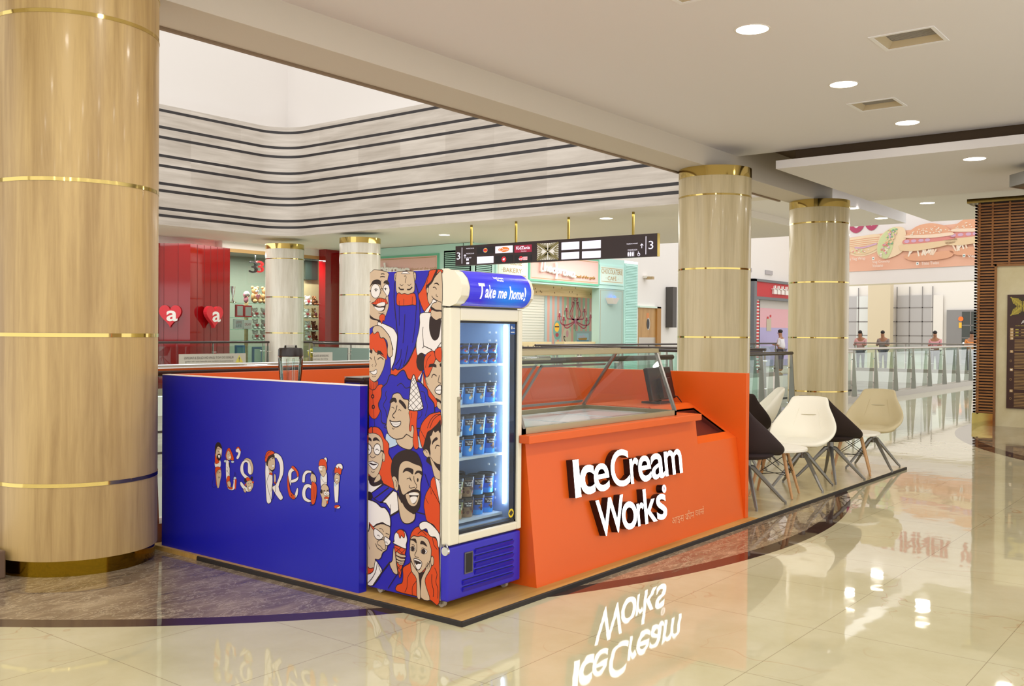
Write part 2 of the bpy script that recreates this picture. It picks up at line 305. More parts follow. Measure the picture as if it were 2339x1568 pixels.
# ---------------------------------------------------------------- printed artwork, panel millimetres (colour, line width mm, kind, points)
FACES = """
T2.8P 0,1898 156,1898 158,1855 162,1806 165,1745 168,1703 152,1663 137,1639 104,1624 65,1627 25,1642 0,1667
K0.0P 0,1680 16,1652 56,1631 100,1622 105,1604 70,1616 25,1628 0,1644
T2.5P 0,1640 30,1628 80,1618 81,1591 39,1584 0,1574
W3.7P 83,1613 144,1596 204,1575 225,1554 238,1533 238,1502 235,1451 222,1397 197,1348 191,1318 184,1403 188,1439 205,1453 196,1478 179,1523 148,1556 109,1584 81,1591
K0.0P 8,1810 28,1843 45,1855 76,1858 98,1850 103,1825 72,1833 41,1832 24,1825
K0.0P 124,1835 133,1848 154,1852 167,1840 173,1827 146,1832
-4.0S 102,1888 117,1890 132,1887
-4.0S 96,1872 115,1874 136,1871
-3.1S 105,1854 100,1829 109,1806
W2.8P 98,1791 94,1773 84,1759 68,1751 51,1751 35,1760 24,1774 20,1793 24,1811 35,1825 50,1833 67,1832 83,1824 94,1809
W2.8P 175,1794 172,1779 165,1767 155,1760 143,1760 132,1767 124,1780 122,1795 124,1810 131,1822 142,1829 154,1829 165,1822 172,1809
-2.2S 48,1799 63,1806 80,1797
K0.0P 68,1796 68,1793 66,1790 64,1789 62,1789 59,1790 58,1793 57,1796 58,1800 59,1802 61,1804 64,1804 66,1802 68,1800
-2.2S 128,1803 141,1808 156,1803
K0.0P 146,1801 145,1797 144,1795 142,1794 140,1794 138,1795 137,1798 136,1801 137,1804 138,1807 140,1808 142,1808 144,1806 145,1804
-6.8S 0,1793 20,1793
-3.1S 101,1799 109,1806 121,1803
T2.5P 109,1795 99,1777 86,1756 103,1746 134,1743 147,1755 147,1767 133,1783 120,1797
O2.8P 25,1721 51,1729 73,1747 103,1750 134,1744 144,1744 151,1733 161,1718 147,1714 134,1721 108,1725 82,1716 56,1712
-1.5S 64,1735 60,1719
-1.5S 79,1744 74,1719
-1.5S 95,1747 90,1722
-1.5S 110,1746 108,1726
-1.5S 125,1743 127,1725
-1.5S 140,1738 145,1718
K0.0P 33,1717 56,1712 82,1702 112,1703 143,1717 141,1694 126,1675 95,1673 65,1685
W0.0P 69,1711 99,1723 136,1724 134,1706 104,1704
W0.0P 50,1702 86,1694 129,1695 123,1681 95,1675 69,1683
-2.2S 84,1664 108,1659 134,1665
-2.5S 9,1720 13,1729 20,1732
O2.5P 96,1647 113,1657 135,1653 139,1636 131,1613 125,1624 111,1600 105,1611 93,1630
T2.8P 0,1485 49,1455 145,1420 143,1390 129,1343 94,1290 60,1264 29,1271 0,1299
O3.1p 0,1534 39,1554 88,1553 101,1519 131,1518 147,1495 158,1453 160,1436 155,1393 130,1409 93,1428 62,1437 40,1458 36,1444 14,1455 0,1470 0,1485
B2.5P 134,1516 149,1507 161,1483 163,1453 160,1471 149,1495
T3.1P 37,1565 48,1584 74,1592 109,1584 148,1556 179,1523 196,1478 203,1449 200,1421 180,1407 163,1421 160,1457 163,1477 153,1504 127,1521 105,1519 92,1544 79,1555 50,1541
K0.0p 0,1444 14,1450 38,1444 34,1426 16,1433 0,1432
K0.0p 76,1419 79,1447 106,1443 134,1417 106,1426 89,1424
-4.0S 0,1403 19,1403 31,1393
-4.0S 81,1394 98,1404 113,1404 128,1393
-2.8S 56,1411 56,1394 70,1366 59,1352
-1.9S 41,1364 33,1358 42,1352
W2.5P 19,1321 50,1326 70,1337 76,1320 66,1308 46,1305 28,1313
-2.8S 13,1319 21,1323 28,1319
-2.2S 35,1296 50,1292 68,1297
O2.8P 0,1290 29,1271 57,1262 81,1269 84,1247 64,1224 38,1216 0,1224
-2.2S 9,1278 9,1228
-2.2S 22,1269 21,1222
-2.2S 35,1263 35,1220
-2.2S 49,1261 48,1219
-2.2S 60,1261 61,1224
-2.2S 72,1265 72,1234
O2.8P 0,1221 38,1214 64,1222 88,1245 123,1247 119,1199 104,1164 93,1136 106,1103 83,1062 55,1046 22,1061 0,1106
-2.5S 39,1214 44,1165 48,1118 55,1046 61,999
K0.0P 55,1178 54,1172 50,1168 45,1165 39,1165 34,1167 30,1171 29,1177 30,1183 33,1187 39,1190 45,1190 50,1188 54,1184
O0.0P 46,1178 46,1175 45,1173 43,1172 41,1172 39,1173 38,1175 37,1177 38,1180 39,1182 41,1183 43,1183 44,1182 46,1180
K0.0P 61,1118 60,1112 56,1107 51,1104 45,1104 39,1106 36,1111 34,1116 36,1122 39,1127 45,1129 50,1130 56,1127 59,1123
O0.0P 52,1117 52,1115 50,1113 49,1111 47,1111 45,1112 44,1114 43,1117 44,1119 45,1121 47,1122 49,1122 50,1121 52,1119
T2.5P 234,1867 233,1856 230,1847 225,1843 220,1843 215,1848 212,1857 211,1867 212,1878 215,1887 220,1891 225,1891 230,1886 233,1878
T2.5P 383,1867 382,1856 379,1848 375,1843 370,1843 366,1848 363,1857 362,1867 363,1878 366,1886 370,1891 375,1891 379,1886 382,1877
T2.8P 239,1898 356,1898 363,1882 371,1843 373,1816 365,1778 303,1764 236,1774 224,1829 226,1881
-1.9S 222,1881 218,1869 223,1853
-1.9S 371,1876 376,1864 371,1849
W2.8p 266,1886 285,1898 310,1897 338,1883 302,1884
-2.8S 290,1870 302,1872 307,1862 300,1848 299,1832
-6.2S 249,1809 261,1797 289,1796
-6.2S 314,1795 336,1795 354,1808
-2.5S 256,1828 270,1817 285,1824
-2.5S 317,1823 332,1817 346,1827
-4.6S 215,1839 211,1757 221,1666 240,1539 238,1496 232,1455 218,1388 197,1348
-4.6S 379,1828 402,1765 415,1667 408,1563 388,1498 372,1460 331,1397 290,1357
-2.8S 253,1703 254,1590
-2.8S 298,1656 292,1563 284,1491
-2.8S 386,1705 377,1593 359,1495
-2.8S 270,1456 264,1410 227,1364
-2.8S 322,1478 306,1408 287,1360
-2.8S 275,1399 265,1365 248,1338
O3.1P 232,1756 240,1774 255,1777 270,1769 295,1773 320,1766 344,1772 369,1772 382,1754 384,1708 357,1708 295,1704 237,1709
-2.5S 253,1732 254,1706
-2.5S 289,1743 289,1706
-2.5S 357,1754 354,1708
O3.4P 388,1475 399,1428 391,1386 410,1348 436,1337 410,1304 402,1283 427,1275 390,1279 341,1286 322,1298 307,1324 290,1338 265,1329 232,1304 189,1313 195,1345 206,1333 225,1346 248,1337 294,1357 335,1394
O3.1P 493,1898 476,1873 454,1829 426,1789 402,1762 414,1727 431,1694 451,1670 501,1667 491,1705 473,1740 466,1776 460,1804 490,1817 521,1857 541,1877 577,1878 577,1898
T2.8P 577,1877 545,1875 525,1857 502,1831 482,1811 472,1770 473,1735 491,1705 523,1684 577,1674
T2.2P 479,1787 478,1780 476,1775 473,1772 469,1772 466,1775 464,1781 463,1788 464,1795 466,1800 469,1803 473,1803 476,1800 478,1794
-10.5S 543,1898 521,1863 500,1831 462,1807
O0.0S 535,1897 517,1866
-2.5S 481,1879 462,1811
K0.0P 518,1819 534,1828 551,1824 558,1811 538,1821
-3.4S 512,1801 526,1803 540,1790
-2.8S 538,1764 537,1755 550,1749
-3.1S 503,1756 515,1743 546,1728 576,1718
W3.1P 515,1738 542,1722 509,1711 476,1658 458,1633 443,1635 439,1652 463,1682 499,1714
K0.0P 457,1646 457,1644 455,1642 453,1641 450,1641 448,1642 446,1644 446,1646 446,1649 448,1650 450,1652 453,1651 455,1650 457,1649
K0.0P 501,1694 531,1680 577,1676 577,1667 539,1669 505,1680
T2.5P 503,1678 539,1669 576,1667 575,1630 535,1621 498,1645
W3.1P 419,1658 495,1662 498,1646 535,1621 575,1630 577,1622 577,1483 577,1475 525,1448 505,1452 462,1429 429,1438 397,1425 388,1492 408,1563 415,1608
K0.0P 496,1643 535,1622 573,1630 568,1564 556,1523 529,1508 505,1523 488,1564 486,1608
-3.1S 440,1584 436,1549 445,1478 434,1466
-3.7S 445,1478 509,1457
-3.4S 577,1500 545,1466
K0.0P 462,1388 459,1366 449,1348 435,1338 419,1337 404,1347 394,1364 391,1386 394,1409 404,1427 418,1437 434,1437 448,1427 458,1410
W2.5p 437,1334 414,1284 402,1297
W2.5p 440,1331 447,1258 427,1260 433,1301
O2.8P 444,1331 463,1276 489,1239 523,1202 545,1185 552,1153 532,1139 524,1164 484,1200 475,1235 447,1258
T2.8P 577,1397 539,1404 522,1381 487,1312 462,1305 462,1279 477,1250 495,1230 527,1199 577,1174
O3.1P 463,1307 447,1361 450,1405 470,1435 513,1452 529,1436 537,1410 514,1363 487,1315
O3.1P 529,1436 537,1460 577,1470 577,1391 539,1410
-2.2S 502,1430 474,1403 461,1356
K0.0p 482,1358 490,1377 522,1382 542,1375 543,1359 514,1364
K0.0p 565,1379 577,1388 577,1366 570,1364
-4.3S 507,1302 513,1316 526,1322 544,1312
-3.1S 566,1318 556,1282 577,1274
W4.0P 577,1263 551,1256 533,1237 539,1220 559,1213 577,1217
-2.8S 539,1234 577,1237
-2.2S 467,1288 471,1273 481,1262
K0.0P 541,1192 577,1177 577,1163 551,1172
T2.2P 551,1172 577,1163 577,1128 550,1145
B4.9P 181,1305 206,1310 232,1304 265,1329 290,1338 307,1324 324,1292 349,1284 390,1279 427,1272 447,1255 475,1235 484,1200 524,1164 530,1135 524,1102 465,1069 433,1041 417,1016 158,999 153,1023 127,1027 114,1045 114,1088 96,1112 91,1139 108,1168 117,1199 117,1229 155,1257 168,1280
-3.7S 156,1214 147,1194 156,1170 130,1132 152,1099 160,1063
-3.7S 241,1247 274,1263 308,1237 343,1245
-3.1S 425,1224 455,1216 464,1173 478,1141 461,1087
-2.8S 436,1115 432,1088 404,1066
L2.5P 160,970 201,951 235,939 254,916 180,887 180,910 152,932
L2.5P 403,972 419,961 442,909 410,913
T3.7P 235,945 252,913 294,895 340,890 361,900 371,922 370,981 335,988 268,968
T4.0P 203,1184 211,1197 241,1207 266,1202 292,1176 329,1171 338,1148 340,1104 346,1059 339,1015 364,1029 375,1006 368,960 319,975 290,953 243,942 201,950 171,971 157,1009 157,1023 163,1057 182,1110 191,1147
K0.0P 184,1144 186,1162 205,1177 231,1176 240,1156 229,1150 216,1156
K0.0P 256,1156 262,1170 288,1160 309,1141 316,1123 305,1118 275,1142
-2.8S 197,1122 212,1122 220,1112
-2.8S 251,1108 263,1112 275,1104
-4.6S 242,1135 230,1101 209,1081 210,1068 224,1061
W4.3P 183,1049 200,1041 242,1042 271,1046 268,1027 243,1013 217,1013 198,1026
-1.5S 196,1029 234,1027 266,1033
-2.8S 202,1006 211,999 222,1002
-3.7S 243,943 290,953 319,978
O2.8P 337,1109 400,1113 397,1062 396,1020 402,992 407,957 412,913 397,897 378,904 368,945 375,1006 368,1029 357,1025 355,1004 347,994 339,1009 345,1059
-2.2S 357,1099 357,1069
W4.9p 365,1311 371,1315 377,1311 415,1224 446,1136 444,1127 416,1116 371,1111 334,1117 329,1124 335,1163 349,1275
-2.2S 363,1296 390,1261
-2.2S 355,1272 407,1226
-2.2S 347,1242 427,1180
-2.2S 343,1212 442,1139
-2.2S 338,1181 416,1117
-2.2S 336,1154 375,1113
-2.2S 382,1300 351,1272
-2.2S 390,1273 345,1236
-2.2S 400,1250 341,1200
-2.2S 411,1223 336,1160
-2.2S 421,1197 332,1127
-2.2S 432,1168 367,1113
-2.2S 442,1145 408,1116
O3.4P 0,986 9,986 31,1000 43,997 53,1001 88,999 119,979 141,941 171,919 180,892 176,855 206,815 198,765 205,723 220,694 225,657 165,671 126,685 104,726 7,695 0,693
-4.3S 43,997 44,963
T3.1P 0,944 22,960 53,964 93,956 124,930 134,873 125,805 112,764 99,738 78,711 51,703 25,715 0,752
K0.0P 0,924 14,937 32,931 36,914 14,920 0,914
K0.0P 49,918 54,936 80,940 107,918 80,924
W3.7P 37,868 34,854 26,843 15,835 1,834 0,840 0,850 0,864 0,878 0,890 1,897 14,898 26,892 34,882
W3.7P 113,874 110,860 102,848 91,841 78,840 66,845 58,856 55,870 58,884 66,896 77,903 90,904 102,899 110,888
-3.7S 37,871 44,877 55,873
-7.4S 113,868 139,862
-3.1S 0,865 10,871 20,860
-3.1S 68,865 83,874 99,864
T2.5P 148,831 147,820 144,810 139,805 134,805 130,809 127,818 125,829 126,841 129,850 134,855 139,856 143,851 147,842
K0.0P 136,815 136,814 134,812 133,811 131,811 130,812 128,813 128,815 128,817 130,818 131,819 133,819 134,819 135,817
-3.1S 24,830 33,823 48,819 61,825 71,833
W3.1P 6,788 24,794 46,801 61,797 94,788 77,763 55,752 33,763
K0.0P 15,786 33,790 51,785 86,787 55,776
-2.8S 35,740 49,734 63,741
K0.0P 13,714 51,702 78,711 99,735 62,688 62,674 113,699 134,681 82,658 47,657 20,678
T1.9P 62,688 99,733 113,701 67,677
W3.1P 0,683 16,686 25,666 56,655 100,667 134,679 34,612 0,613
B4.9p 34,611 141,673 221,655 114,564 57,582
-6.2S 63,584 182,660
W4.7p 125,567 216,645 246,638 262,554 258,536 196,502 195,533 157,567 108,569
-2.7S 196,564 194,513
K0.0P 49,597 45,585 35,574 19,567 2,565 0,568 0,577 0,588 0,601 0,611 1,618 19,620 34,617 45,608
T4.9P 248,640 267,605 307,584 370,534 390,537 386,502 360,480 324,469 293,476 273,504 259,556 260,556
K0.0P 228,726 205,720 196,771 210,827 248,864 303,886 352,889 398,876 426,843 439,799 394,798 334,688 267,681 256,700
T3.1P 257,695 258,756 266,793 287,816 324,827 378,815 435,801 439,755 430,712 427,659 420,622 396,581 355,567 306,567 267,627 258,677
T3.1P 205,717 222,730 241,721 254,695 256,665 246,647 225,661 216,697
-2.8S 231,709 246,691 239,668
K0.0P 256,680 268,681 284,643 301,632 334,652 375,670 408,671 432,656 428,605 424,575 401,546 370,534 339,542 307,561 288,586 280,583 263,626
T0.0P 315,630 342,642 379,654 418,652 414,616 396,584 368,575 339,586
K0.0P 342,645 379,652 415,648 405,621 392,595 372,588 355,606
W0.0P 351,621 375,630 405,629 392,601 372,590 357,600
W0.0P 343,645 379,653 413,650 408,640 346,635
K0.0P 291,754 304,778 329,788 362,786 375,776 368,753 345,764 316,767
K0.0P 384,754 395,773 415,780 443,774 444,752 415,766
-3.4S 323,722 341,729 360,714
-2.8S 346,737 360,714
K0.0P 415,727 414,722 412,718 410,716 407,715 404,717 402,721 401,725 402,730 404,734 406,736 409,737 412,735 414,731
-3.4S 378,745 381,719 400,695 399,681 389,675
-3.4S 346,690 342,680 356,674 387,684
-2.8S 460,766 492,701
-4.7S 398,545 468,539
-4.7S 195,497 260,531
O3.4P 577,1112 552,1112 505,1102 465,1075 437,1044 425,1016 417,985 426,941 446,907 462,952 474,983 493,1007 577,1032
-3.1S 577,1103 544,1100 509,1075 489,1044 479,1020
-3.1S 577,1103 552,1092 521,1067 497,1021
-2.8S 425,1009 462,961
T2.8P 577,1023 573,1001 561,1015 537,1002 525,1013 510,985 498,975 506,947 498,917 503,882 499,855 527,837 577,827
K0.0P 577,1074 553,1051 517,1022 486,998 466,961 446,910 452,898 474,903 503,881 499,917 507,947 498,975 510,985 525,1014 537,1000 561,1016 573,1000 577,1023
T2.8P 452,897 474,904 491,889 501,863 481,858 459,869 448,886
-2.5S 456,890 466,896 479,883
K0.0P 481,859 500,861 512,815 491,825 471,837
K0.0P 516,931 518,953 545,976 558,965 530,948
-4.3S 539,911 550,931 572,928
T2.8P 500,861 527,838 563,799 577,790 577,737 555,743 535,758 523,786
K0.0P 527,841 555,830 577,826 577,790 563,799 541,816
W2.5P 532,756 555,745 577,741 577,723 556,729
W2.5P 540,741 577,723 577,601 572,624
O3.1P 534,754 508,732 504,702 473,658 459,612 457,579 462,564 468,535 483,503 534,487 574,444 577,505 577,593 572,621 556,681
-2.8p 504,702 511,656 521,679 576,610
-2.5S 467,633 491,601
T3.5P 0,429 9,389 23,399 31,423 59,419 114,442 185,441 195,410 190,378 173,322 165,299 138,281 128,265 121,248 100,233 72,232 80,215 61,176 0,181
W5.5P 0,559 35,570 83,560 118,540 152,539 190,501 197,441 180,440 158,443 131,451 81,434 59,418 31,427 24,438 20,395 9,388 0,430
O0.0p 20,440 70,405 65,394 20,432
-2.7S 21,440 70,407
-2.7S 21,432 62,395
W3.5P 70,410 137,382 131,362 110,350 82,351 62,373
W3.5P 153,374 198,356 186,331 159,324 147,347
-3.5S 131,366 147,363
-2.7S 88,373 104,374 108,364
-2.7S 153,342 167,344 174,333
T3.1P 90,330 104,345 137,355 153,338 158,304 137,297 115,314 96,319
-3.9S 77,324 91,300 132,287
-2.7S 106,415 128,414 142,399
-3.1S 158,394 187,390
-2.7S 0,324 27,282
O3.5P 0,181 28,171 64,179 56,156 28,140 0,131
W3.5P 0,127 34,141 61,165 75,222 105,203 129,164 57,76 0,78
-3.9S 91,209 78,160 45,112 0,72
-3.1S 101,199 123,157
-6.2S 57,75 122,155 195,234
T3.9P 192,224 214,247 221,313 232,311 246,232 257,176 231,172 209,192
O3.5p 227,335 322,327 294,228 279,157 271,153 263,173
-2.7S 235,323 267,312 312,284
-2.7S 240,297 310,253
-2.7S 246,259 294,228
-2.7S 254,218 286,196
-2.7S 283,329 235,292
-2.7S 314,322 241,258
-2.7S 309,287 249,233
-2.7S 299,252 254,199
-2.7S 292,216 263,170
-2.7S 260,192 279,168
T3.1P 248,300 278,290 315,290 317,278 283,274 246,280
T3.1P 246,276 278,268 312,270 311,258 273,253 246,261
T3.1P 248,255 278,250 307,255 306,245 273,239 249,243
T3.1P 259,240 278,239 302,243 300,233 270,229
W3.9P 226,375 234,403 266,428 292,432 316,418 331,382 322,350 321,327 277,332 218,346 228,356
-3.1S 218,346 219,357 228,355
O3.1P 247,409 255,423 276,431 298,427 312,408 308,390 298,388 285,398 277,382 269,384 261,403
-3.5S 247,167 180,79
O3.9P 351,377 361,420 391,454 427,466 453,451 489,440 514,422 544,418 564,391 575,319 577,64 507,71 405,72 250,75 254,111 292,129 300,172 299,217 346,247 357,268 351,324
K0.0P 404,218 430,205 470,225 450,184 439,70 427,184
T3.5P 357,260 372,251 404,218 422,199 437,70 409,70 404,169 368,205
T3.5P 445,184 475,237 478,267 505,290 517,262 506,234 471,180 479,137 507,69 440,70 439,149
T3.5P 357,389 381,409 412,408 443,416 489,403 510,365 516,340 508,287 475,244 430,205 404,222 372,251 351,301 351,347
-2.7S 478,267 475,233
-2.7S 488,276 491,239
-2.7S 500,286 503,249
T3.1P 535,291 534,279 531,269 526,263 520,262 516,267 512,276 511,287 512,299 515,309 520,315 525,315 530,311 534,302
K0.0P 356,382 371,391 397,393 404,368 382,379
K0.0P 432,369 438,388 464,386 485,362 454,370
W2.3P 394,338 392,332 387,326 379,323 370,322 362,323 357,327 355,332 356,338 362,343 370,347 379,348 387,347 392,343
K0.0P 389,337 387,331 383,327 378,323 371,323 365,324 361,328 360,333 361,338 365,343 371,346 377,347 383,345 387,342
W2.3P 484,335 481,329 475,323 466,319 455,317 446,319 439,323 437,329 439,335 446,341 455,345 465,347 475,345 481,341
K0.0P 473,334 471,328 467,322 460,319 453,318 447,319 442,323 440,329 442,335 446,341 453,344 460,345 467,343 471,339
-2.7S 366,356 379,359 390,352
-2.7S 441,346 451,351 462,349
-3.1S 405,367 405,332 390,303 399,293 421,293
W3.5P 383,279 414,282 444,270 440,243 420,222 400,233
K0.0P 387,273 440,267 432,258 414,256 404,248
-2.7S 365,205 336,166 332,112 314,79
-2.7S 404,158 374,119 374,74
-3.1S 541,254 560,220 551,178 567,140 567,88
-3.5S 521,214 521,166 534,127 532,90
-3.1S 412,422 443,444 480,423
-3.1S 524,417 535,380 560,357
W3.9P 423,477 442,494 478,501 524,486 577,442 577,372 566,375 559,405 544,423 514,422 494,434 478,461 448,449 430,453
"""
LETTERS = """
W1.8P 626,681 683,691 684,646 628,641
T1.8P 631,754 659,786 700,769 696,723 671,689 641,701 626,731
K0.0P 624,726 624,776 640,803 659,811 685,803 702,768 659,782 638,755 633,727
O1.8P 624,735 641,705 671,689 666,674 645,665 626,670
K0.0P 643,719 670,734 690,723 683,695 665,687 648,701
W0.0P 656,722 682,724 671,703
-2.2S 648,764 665,770 675,764
-2.2S 655,751 670,750
W0.0P 675,760 695,759 685,736
O1.8P 626,627 645,645 682,644 691,624 649,616 642,575 657,508 640,525 634,565
T1.8P 647,616 686,630 696,598 683,552 670,509 652,507 639,574
K0.0P 662,606 662,604 661,602 659,601 657,601 655,602 654,603 653,605 654,607 655,609 657,610 659,610 661,609 662,608
K0.0P 683,610 683,608 682,606 680,605 678,605 676,606 675,607 674,609 675,611 676,613 678,614 680,614 681,613 683,612
-2.2S 647,611 660,619 669,615
-2.2S 671,586 664,572 679,578
-1.8S 623,604 593,511 635,510
O1.8P 741,727 755,764 777,782 799,767 829,721 822,700 792,704 759,697
T1.8P 749,732 770,765 792,747 804,719 779,700 755,710
W0.0P 774,719 795,729 792,714
-1.8S 766,738 778,741
-1.8S 784,744 792,747
L1.8P 755,692 754,688 749,684 743,682 736,681 729,682 725,685 723,689 725,693 729,696 736,699 743,699 749,698 754,695
L1.8P 835,695 833,691 828,688 821,686 813,685 807,686 802,689 800,692 802,696 806,699 813,701 821,702 828,701 833,698
W1.8P 747,693 781,690 786,660 787,597 795,540 815,524 828,557 829,579 859,581 857,547 830,510 786,506 760,524 747,594
K0.0P 774,685 786,681 784,648
-1.8S 756,657 770,640 755,621
-1.8S 752,634 784,608
O1.8P 751,563 767,595 789,591 787,562 802,546 793,522 764,528
T1.8P 762,555 787,563 800,545 790,523 768,532
O1.8P 763,523 801,523 819,527 815,514 786,511
L1.8P 859,589 858,585 853,581 847,578 840,578 834,579 829,582 828,586 829,590 833,594 840,597 847,597 853,596 858,593
O0.0P 843,577 861,580 853,522 842,521
-1.8S 832,597 843,629 854,599
W1.8P 851,776 870,796 899,784 903,758 887,726 871,715 857,723 878,756 856,760
O1.8P 856,785 878,798 903,780 901,770 878,789 860,779
T2.2P 935,709 949,725 977,731 1012,721 1035,682 1032,647 1016,628 1009,662 995,705 977,699
W2.2P 999,626 981,640 979,677 977,699 949,701 932,673 943,630 999,605 957,595 907,627 901,670 928,708 970,718 998,705 1016,663 1016,633
W2.2P 899,564 913,571 951,547 1003,531 989,513 944,520 908,543
O1.8P 957,596 985,607 1031,580 985,573
T1.8P 963,571 992,587 1020,589 1038,565 1022,533 996,514 972,539
K0.0P 965,586 964,580 961,574 956,571 951,570 947,573 944,578 942,584 944,590 947,596 951,599 956,600 961,597 964,592
K0.0P 1031,606 1030,600 1027,595 1023,592 1018,592 1013,594 1010,598 1009,604 1010,609 1013,614 1018,617 1022,618 1027,615 1030,611
O0.0P 961,557 960,554 958,551 956,549 952,549 950,550 948,553 947,556 948,559 950,562 952,564 956,564 958,563 960,561
O0.0P 1043,581 1042,578 1039,575 1035,573 1031,573 1027,574 1024,576 1023,579 1024,582 1027,585 1031,586 1035,587 1039,586 1042,584
W1.8P 986,545 1017,554 1010,532 993,528
-2.2S 979,563 989,568
-2.2S 1003,568 1015,574
T1.8P 933,524 951,530 963,514 954,504 940,511
W2.7P 1160,719 1224,665 1231,589 1222,490 1206,465 1182,462 1168,505
W2.7P 1242,779 1270,787 1316,766 1337,718 1333,658 1291,578 1330,523 1328,504 1298,499 1229,563 1265,592 1297,651 1300,714 1270,754 1250,757
T2.2P 1180,712 1203,748 1243,760 1254,727 1251,689 1227,674 1228,657 1204,657 1190,692
K0.0P 1167,720 1196,767 1243,778 1249,756 1217,756 1190,730 1180,697 1170,703
O2.2P 1153,736 1166,780 1203,799 1244,792 1242,781 1190,760 1167,722
-2.7S 1156,744 1180,776 1216,796
K0.0P 1190,687 1224,676 1251,689 1227,665
W1.3P 1220,703 1245,714 1241,694
-3.1S 1200,735 1210,740
-3.1S 1223,748 1240,752
O1.8P 1199,656 1228,657 1228,644 1201,648
-2.7S 1201,650 1174,600 1192,542 1222,481
-2.2S 1231,593 1215,540
-2.7S 1265,592 1258,545 1232,491
T1.8P 1244,641 1252,656 1263,643 1263,609 1248,601
O1.8P 1243,603 1265,601 1261,592 1245,597
W2.2P 1385,680 1420,712 1443,694 1417,679 1414,641 1408,594 1385,646
O1.8P 1412,711 1433,721 1478,689 1482,656 1472,646 1460,683 1433,699
W2.2P 1408,630 1453,645 1481,662 1475,638 1447,622 1411,615
W2.2P 1466,586 1479,583 1474,547 1454,524 1444,535
O2.2P 1381,663 1395,597 1412,557 1454,534 1436,514 1396,530 1375,591
-1.8S 1409,527 1422,516
-1.8S 1418,533 1435,518
T1.3P 1441,539 1455,543 1454,528
K0.0P 1424,539 1424,537 1422,536 1420,535 1417,534 1415,535 1413,536 1413,538 1413,540 1415,542 1417,543 1420,543 1422,543 1424,541
W2.7P 1515,634 1522,676 1553,705 1603,705 1615,693 1578,692 1547,674 1541,633 1526,627
W2.7P 1515,564 1535,611 1573,624 1607,615 1604,594 1573,603 1548,576 1555,539 1604,524 1574,512 1530,524
T2.2P 1592,666 1603,692 1618,691 1641,675 1645,647 1629,635 1603,637
K0.0P 1603,692 1602,704 1634,687
O2.2P 1604,635 1634,636 1650,615 1647,557 1630,510 1605,507 1598,552
-1.8S 1619,616 1617,534
-1.8S 1634,613 1632,539
-2.2S 1607,645 1616,642
-2.2S 1628,645 1635,648
-2.2S 1605,508 1592,496 1629,506 1652,566
W2.2P 1742,782 1741,774 1737,767 1731,763 1724,762 1718,765 1714,771 1712,779 1714,788 1718,794 1724,799 1731,799 1737,796 1741,790
O2.2P 1667,745 1676,777 1700,788 1730,781 1741,745 1738,721 1723,744 1694,745
T2.2P 1669,739 1723,746 1734,712 1731,688 1713,680 1689,690 1669,719
W0.0P 1669,739 1701,744 1695,721 1673,719
-1.8S 1679,732 1707,734 1719,739
-1.8S 1683,708 1701,711
W2.2P 1684,687 1713,680 1740,709 1741,638 1720,634 1689,619
L0.0P 1686,684 1698,685 1695,660
-1.8S 1695,668 1713,650 1738,648
T2.7P 1687,594 1695,624 1726,640 1756,622 1760,594 1765,566 1745,528 1733,506 1715,499 1696,506 1699,547 1682,578
K0.0P 1685,582 1687,602 1702,600 1702,580
-4.0S 1708,594 1726,600
-4.0S 1741,600 1757,606
W1.8P 1743,585 1742,579 1738,574 1732,571 1726,570 1720,572 1716,576 1715,582 1716,588 1720,592 1726,596 1732,596 1738,594 1742,590
W1.8P 1765,587 1764,582 1761,578 1756,575 1750,575 1746,576 1742,580 1741,585 1742,590 1746,594 1750,597 1756,597 1760,596 1764,592
K0.0P 1732,583 1732,581 1731,580 1730,579 1728,579 1727,580 1726,581 1726,582 1726,584 1727,585 1728,586 1730,586 1731,585 1732,584
K0.0P 1755,585 1755,584 1754,583 1753,582 1751,582 1750,582 1749,583 1749,585 1749,586 1750,587 1751,588 1753,588 1754,588 1755,587
O1.8P 1717,553 1735,565 1759,562 1750,550 1732,550
W1.3P 1726,550 1753,551 1741,541
O1.8P 1740,535 1753,539 1751,523 1742,525
W2.2P 1808,731 1820,753 1833,768 1861,773 1878,762 1872,737
O2.2P 1809,711 1815,747 1838,742 1844,755 1855,744 1870,743 1862,708 1832,718
-1.8S 1814,736 1794,718 1806,667
T2.2P 1810,700 1832,718 1853,704 1856,684 1849,659 1830,646 1810,665
W1.8P 1818,678 1841,681 1830,665
-3.1S 1826,709 1847,703
W2.2P 1804,659 1830,646 1847,659 1842,551 1828,541 1813,547
L0.0P 1806,655 1827,645 1815,632
W1.8P 1861,517 1859,512 1853,508 1845,505 1835,504 1827,505 1821,508 1819,512 1821,517 1827,521 1835,524 1844,525 1853,524 1859,521
O1.3P 1809,511 1816,521 1846,525 1854,520 1837,512 1819,504
-1.8S 1816,500 1814,483
"""

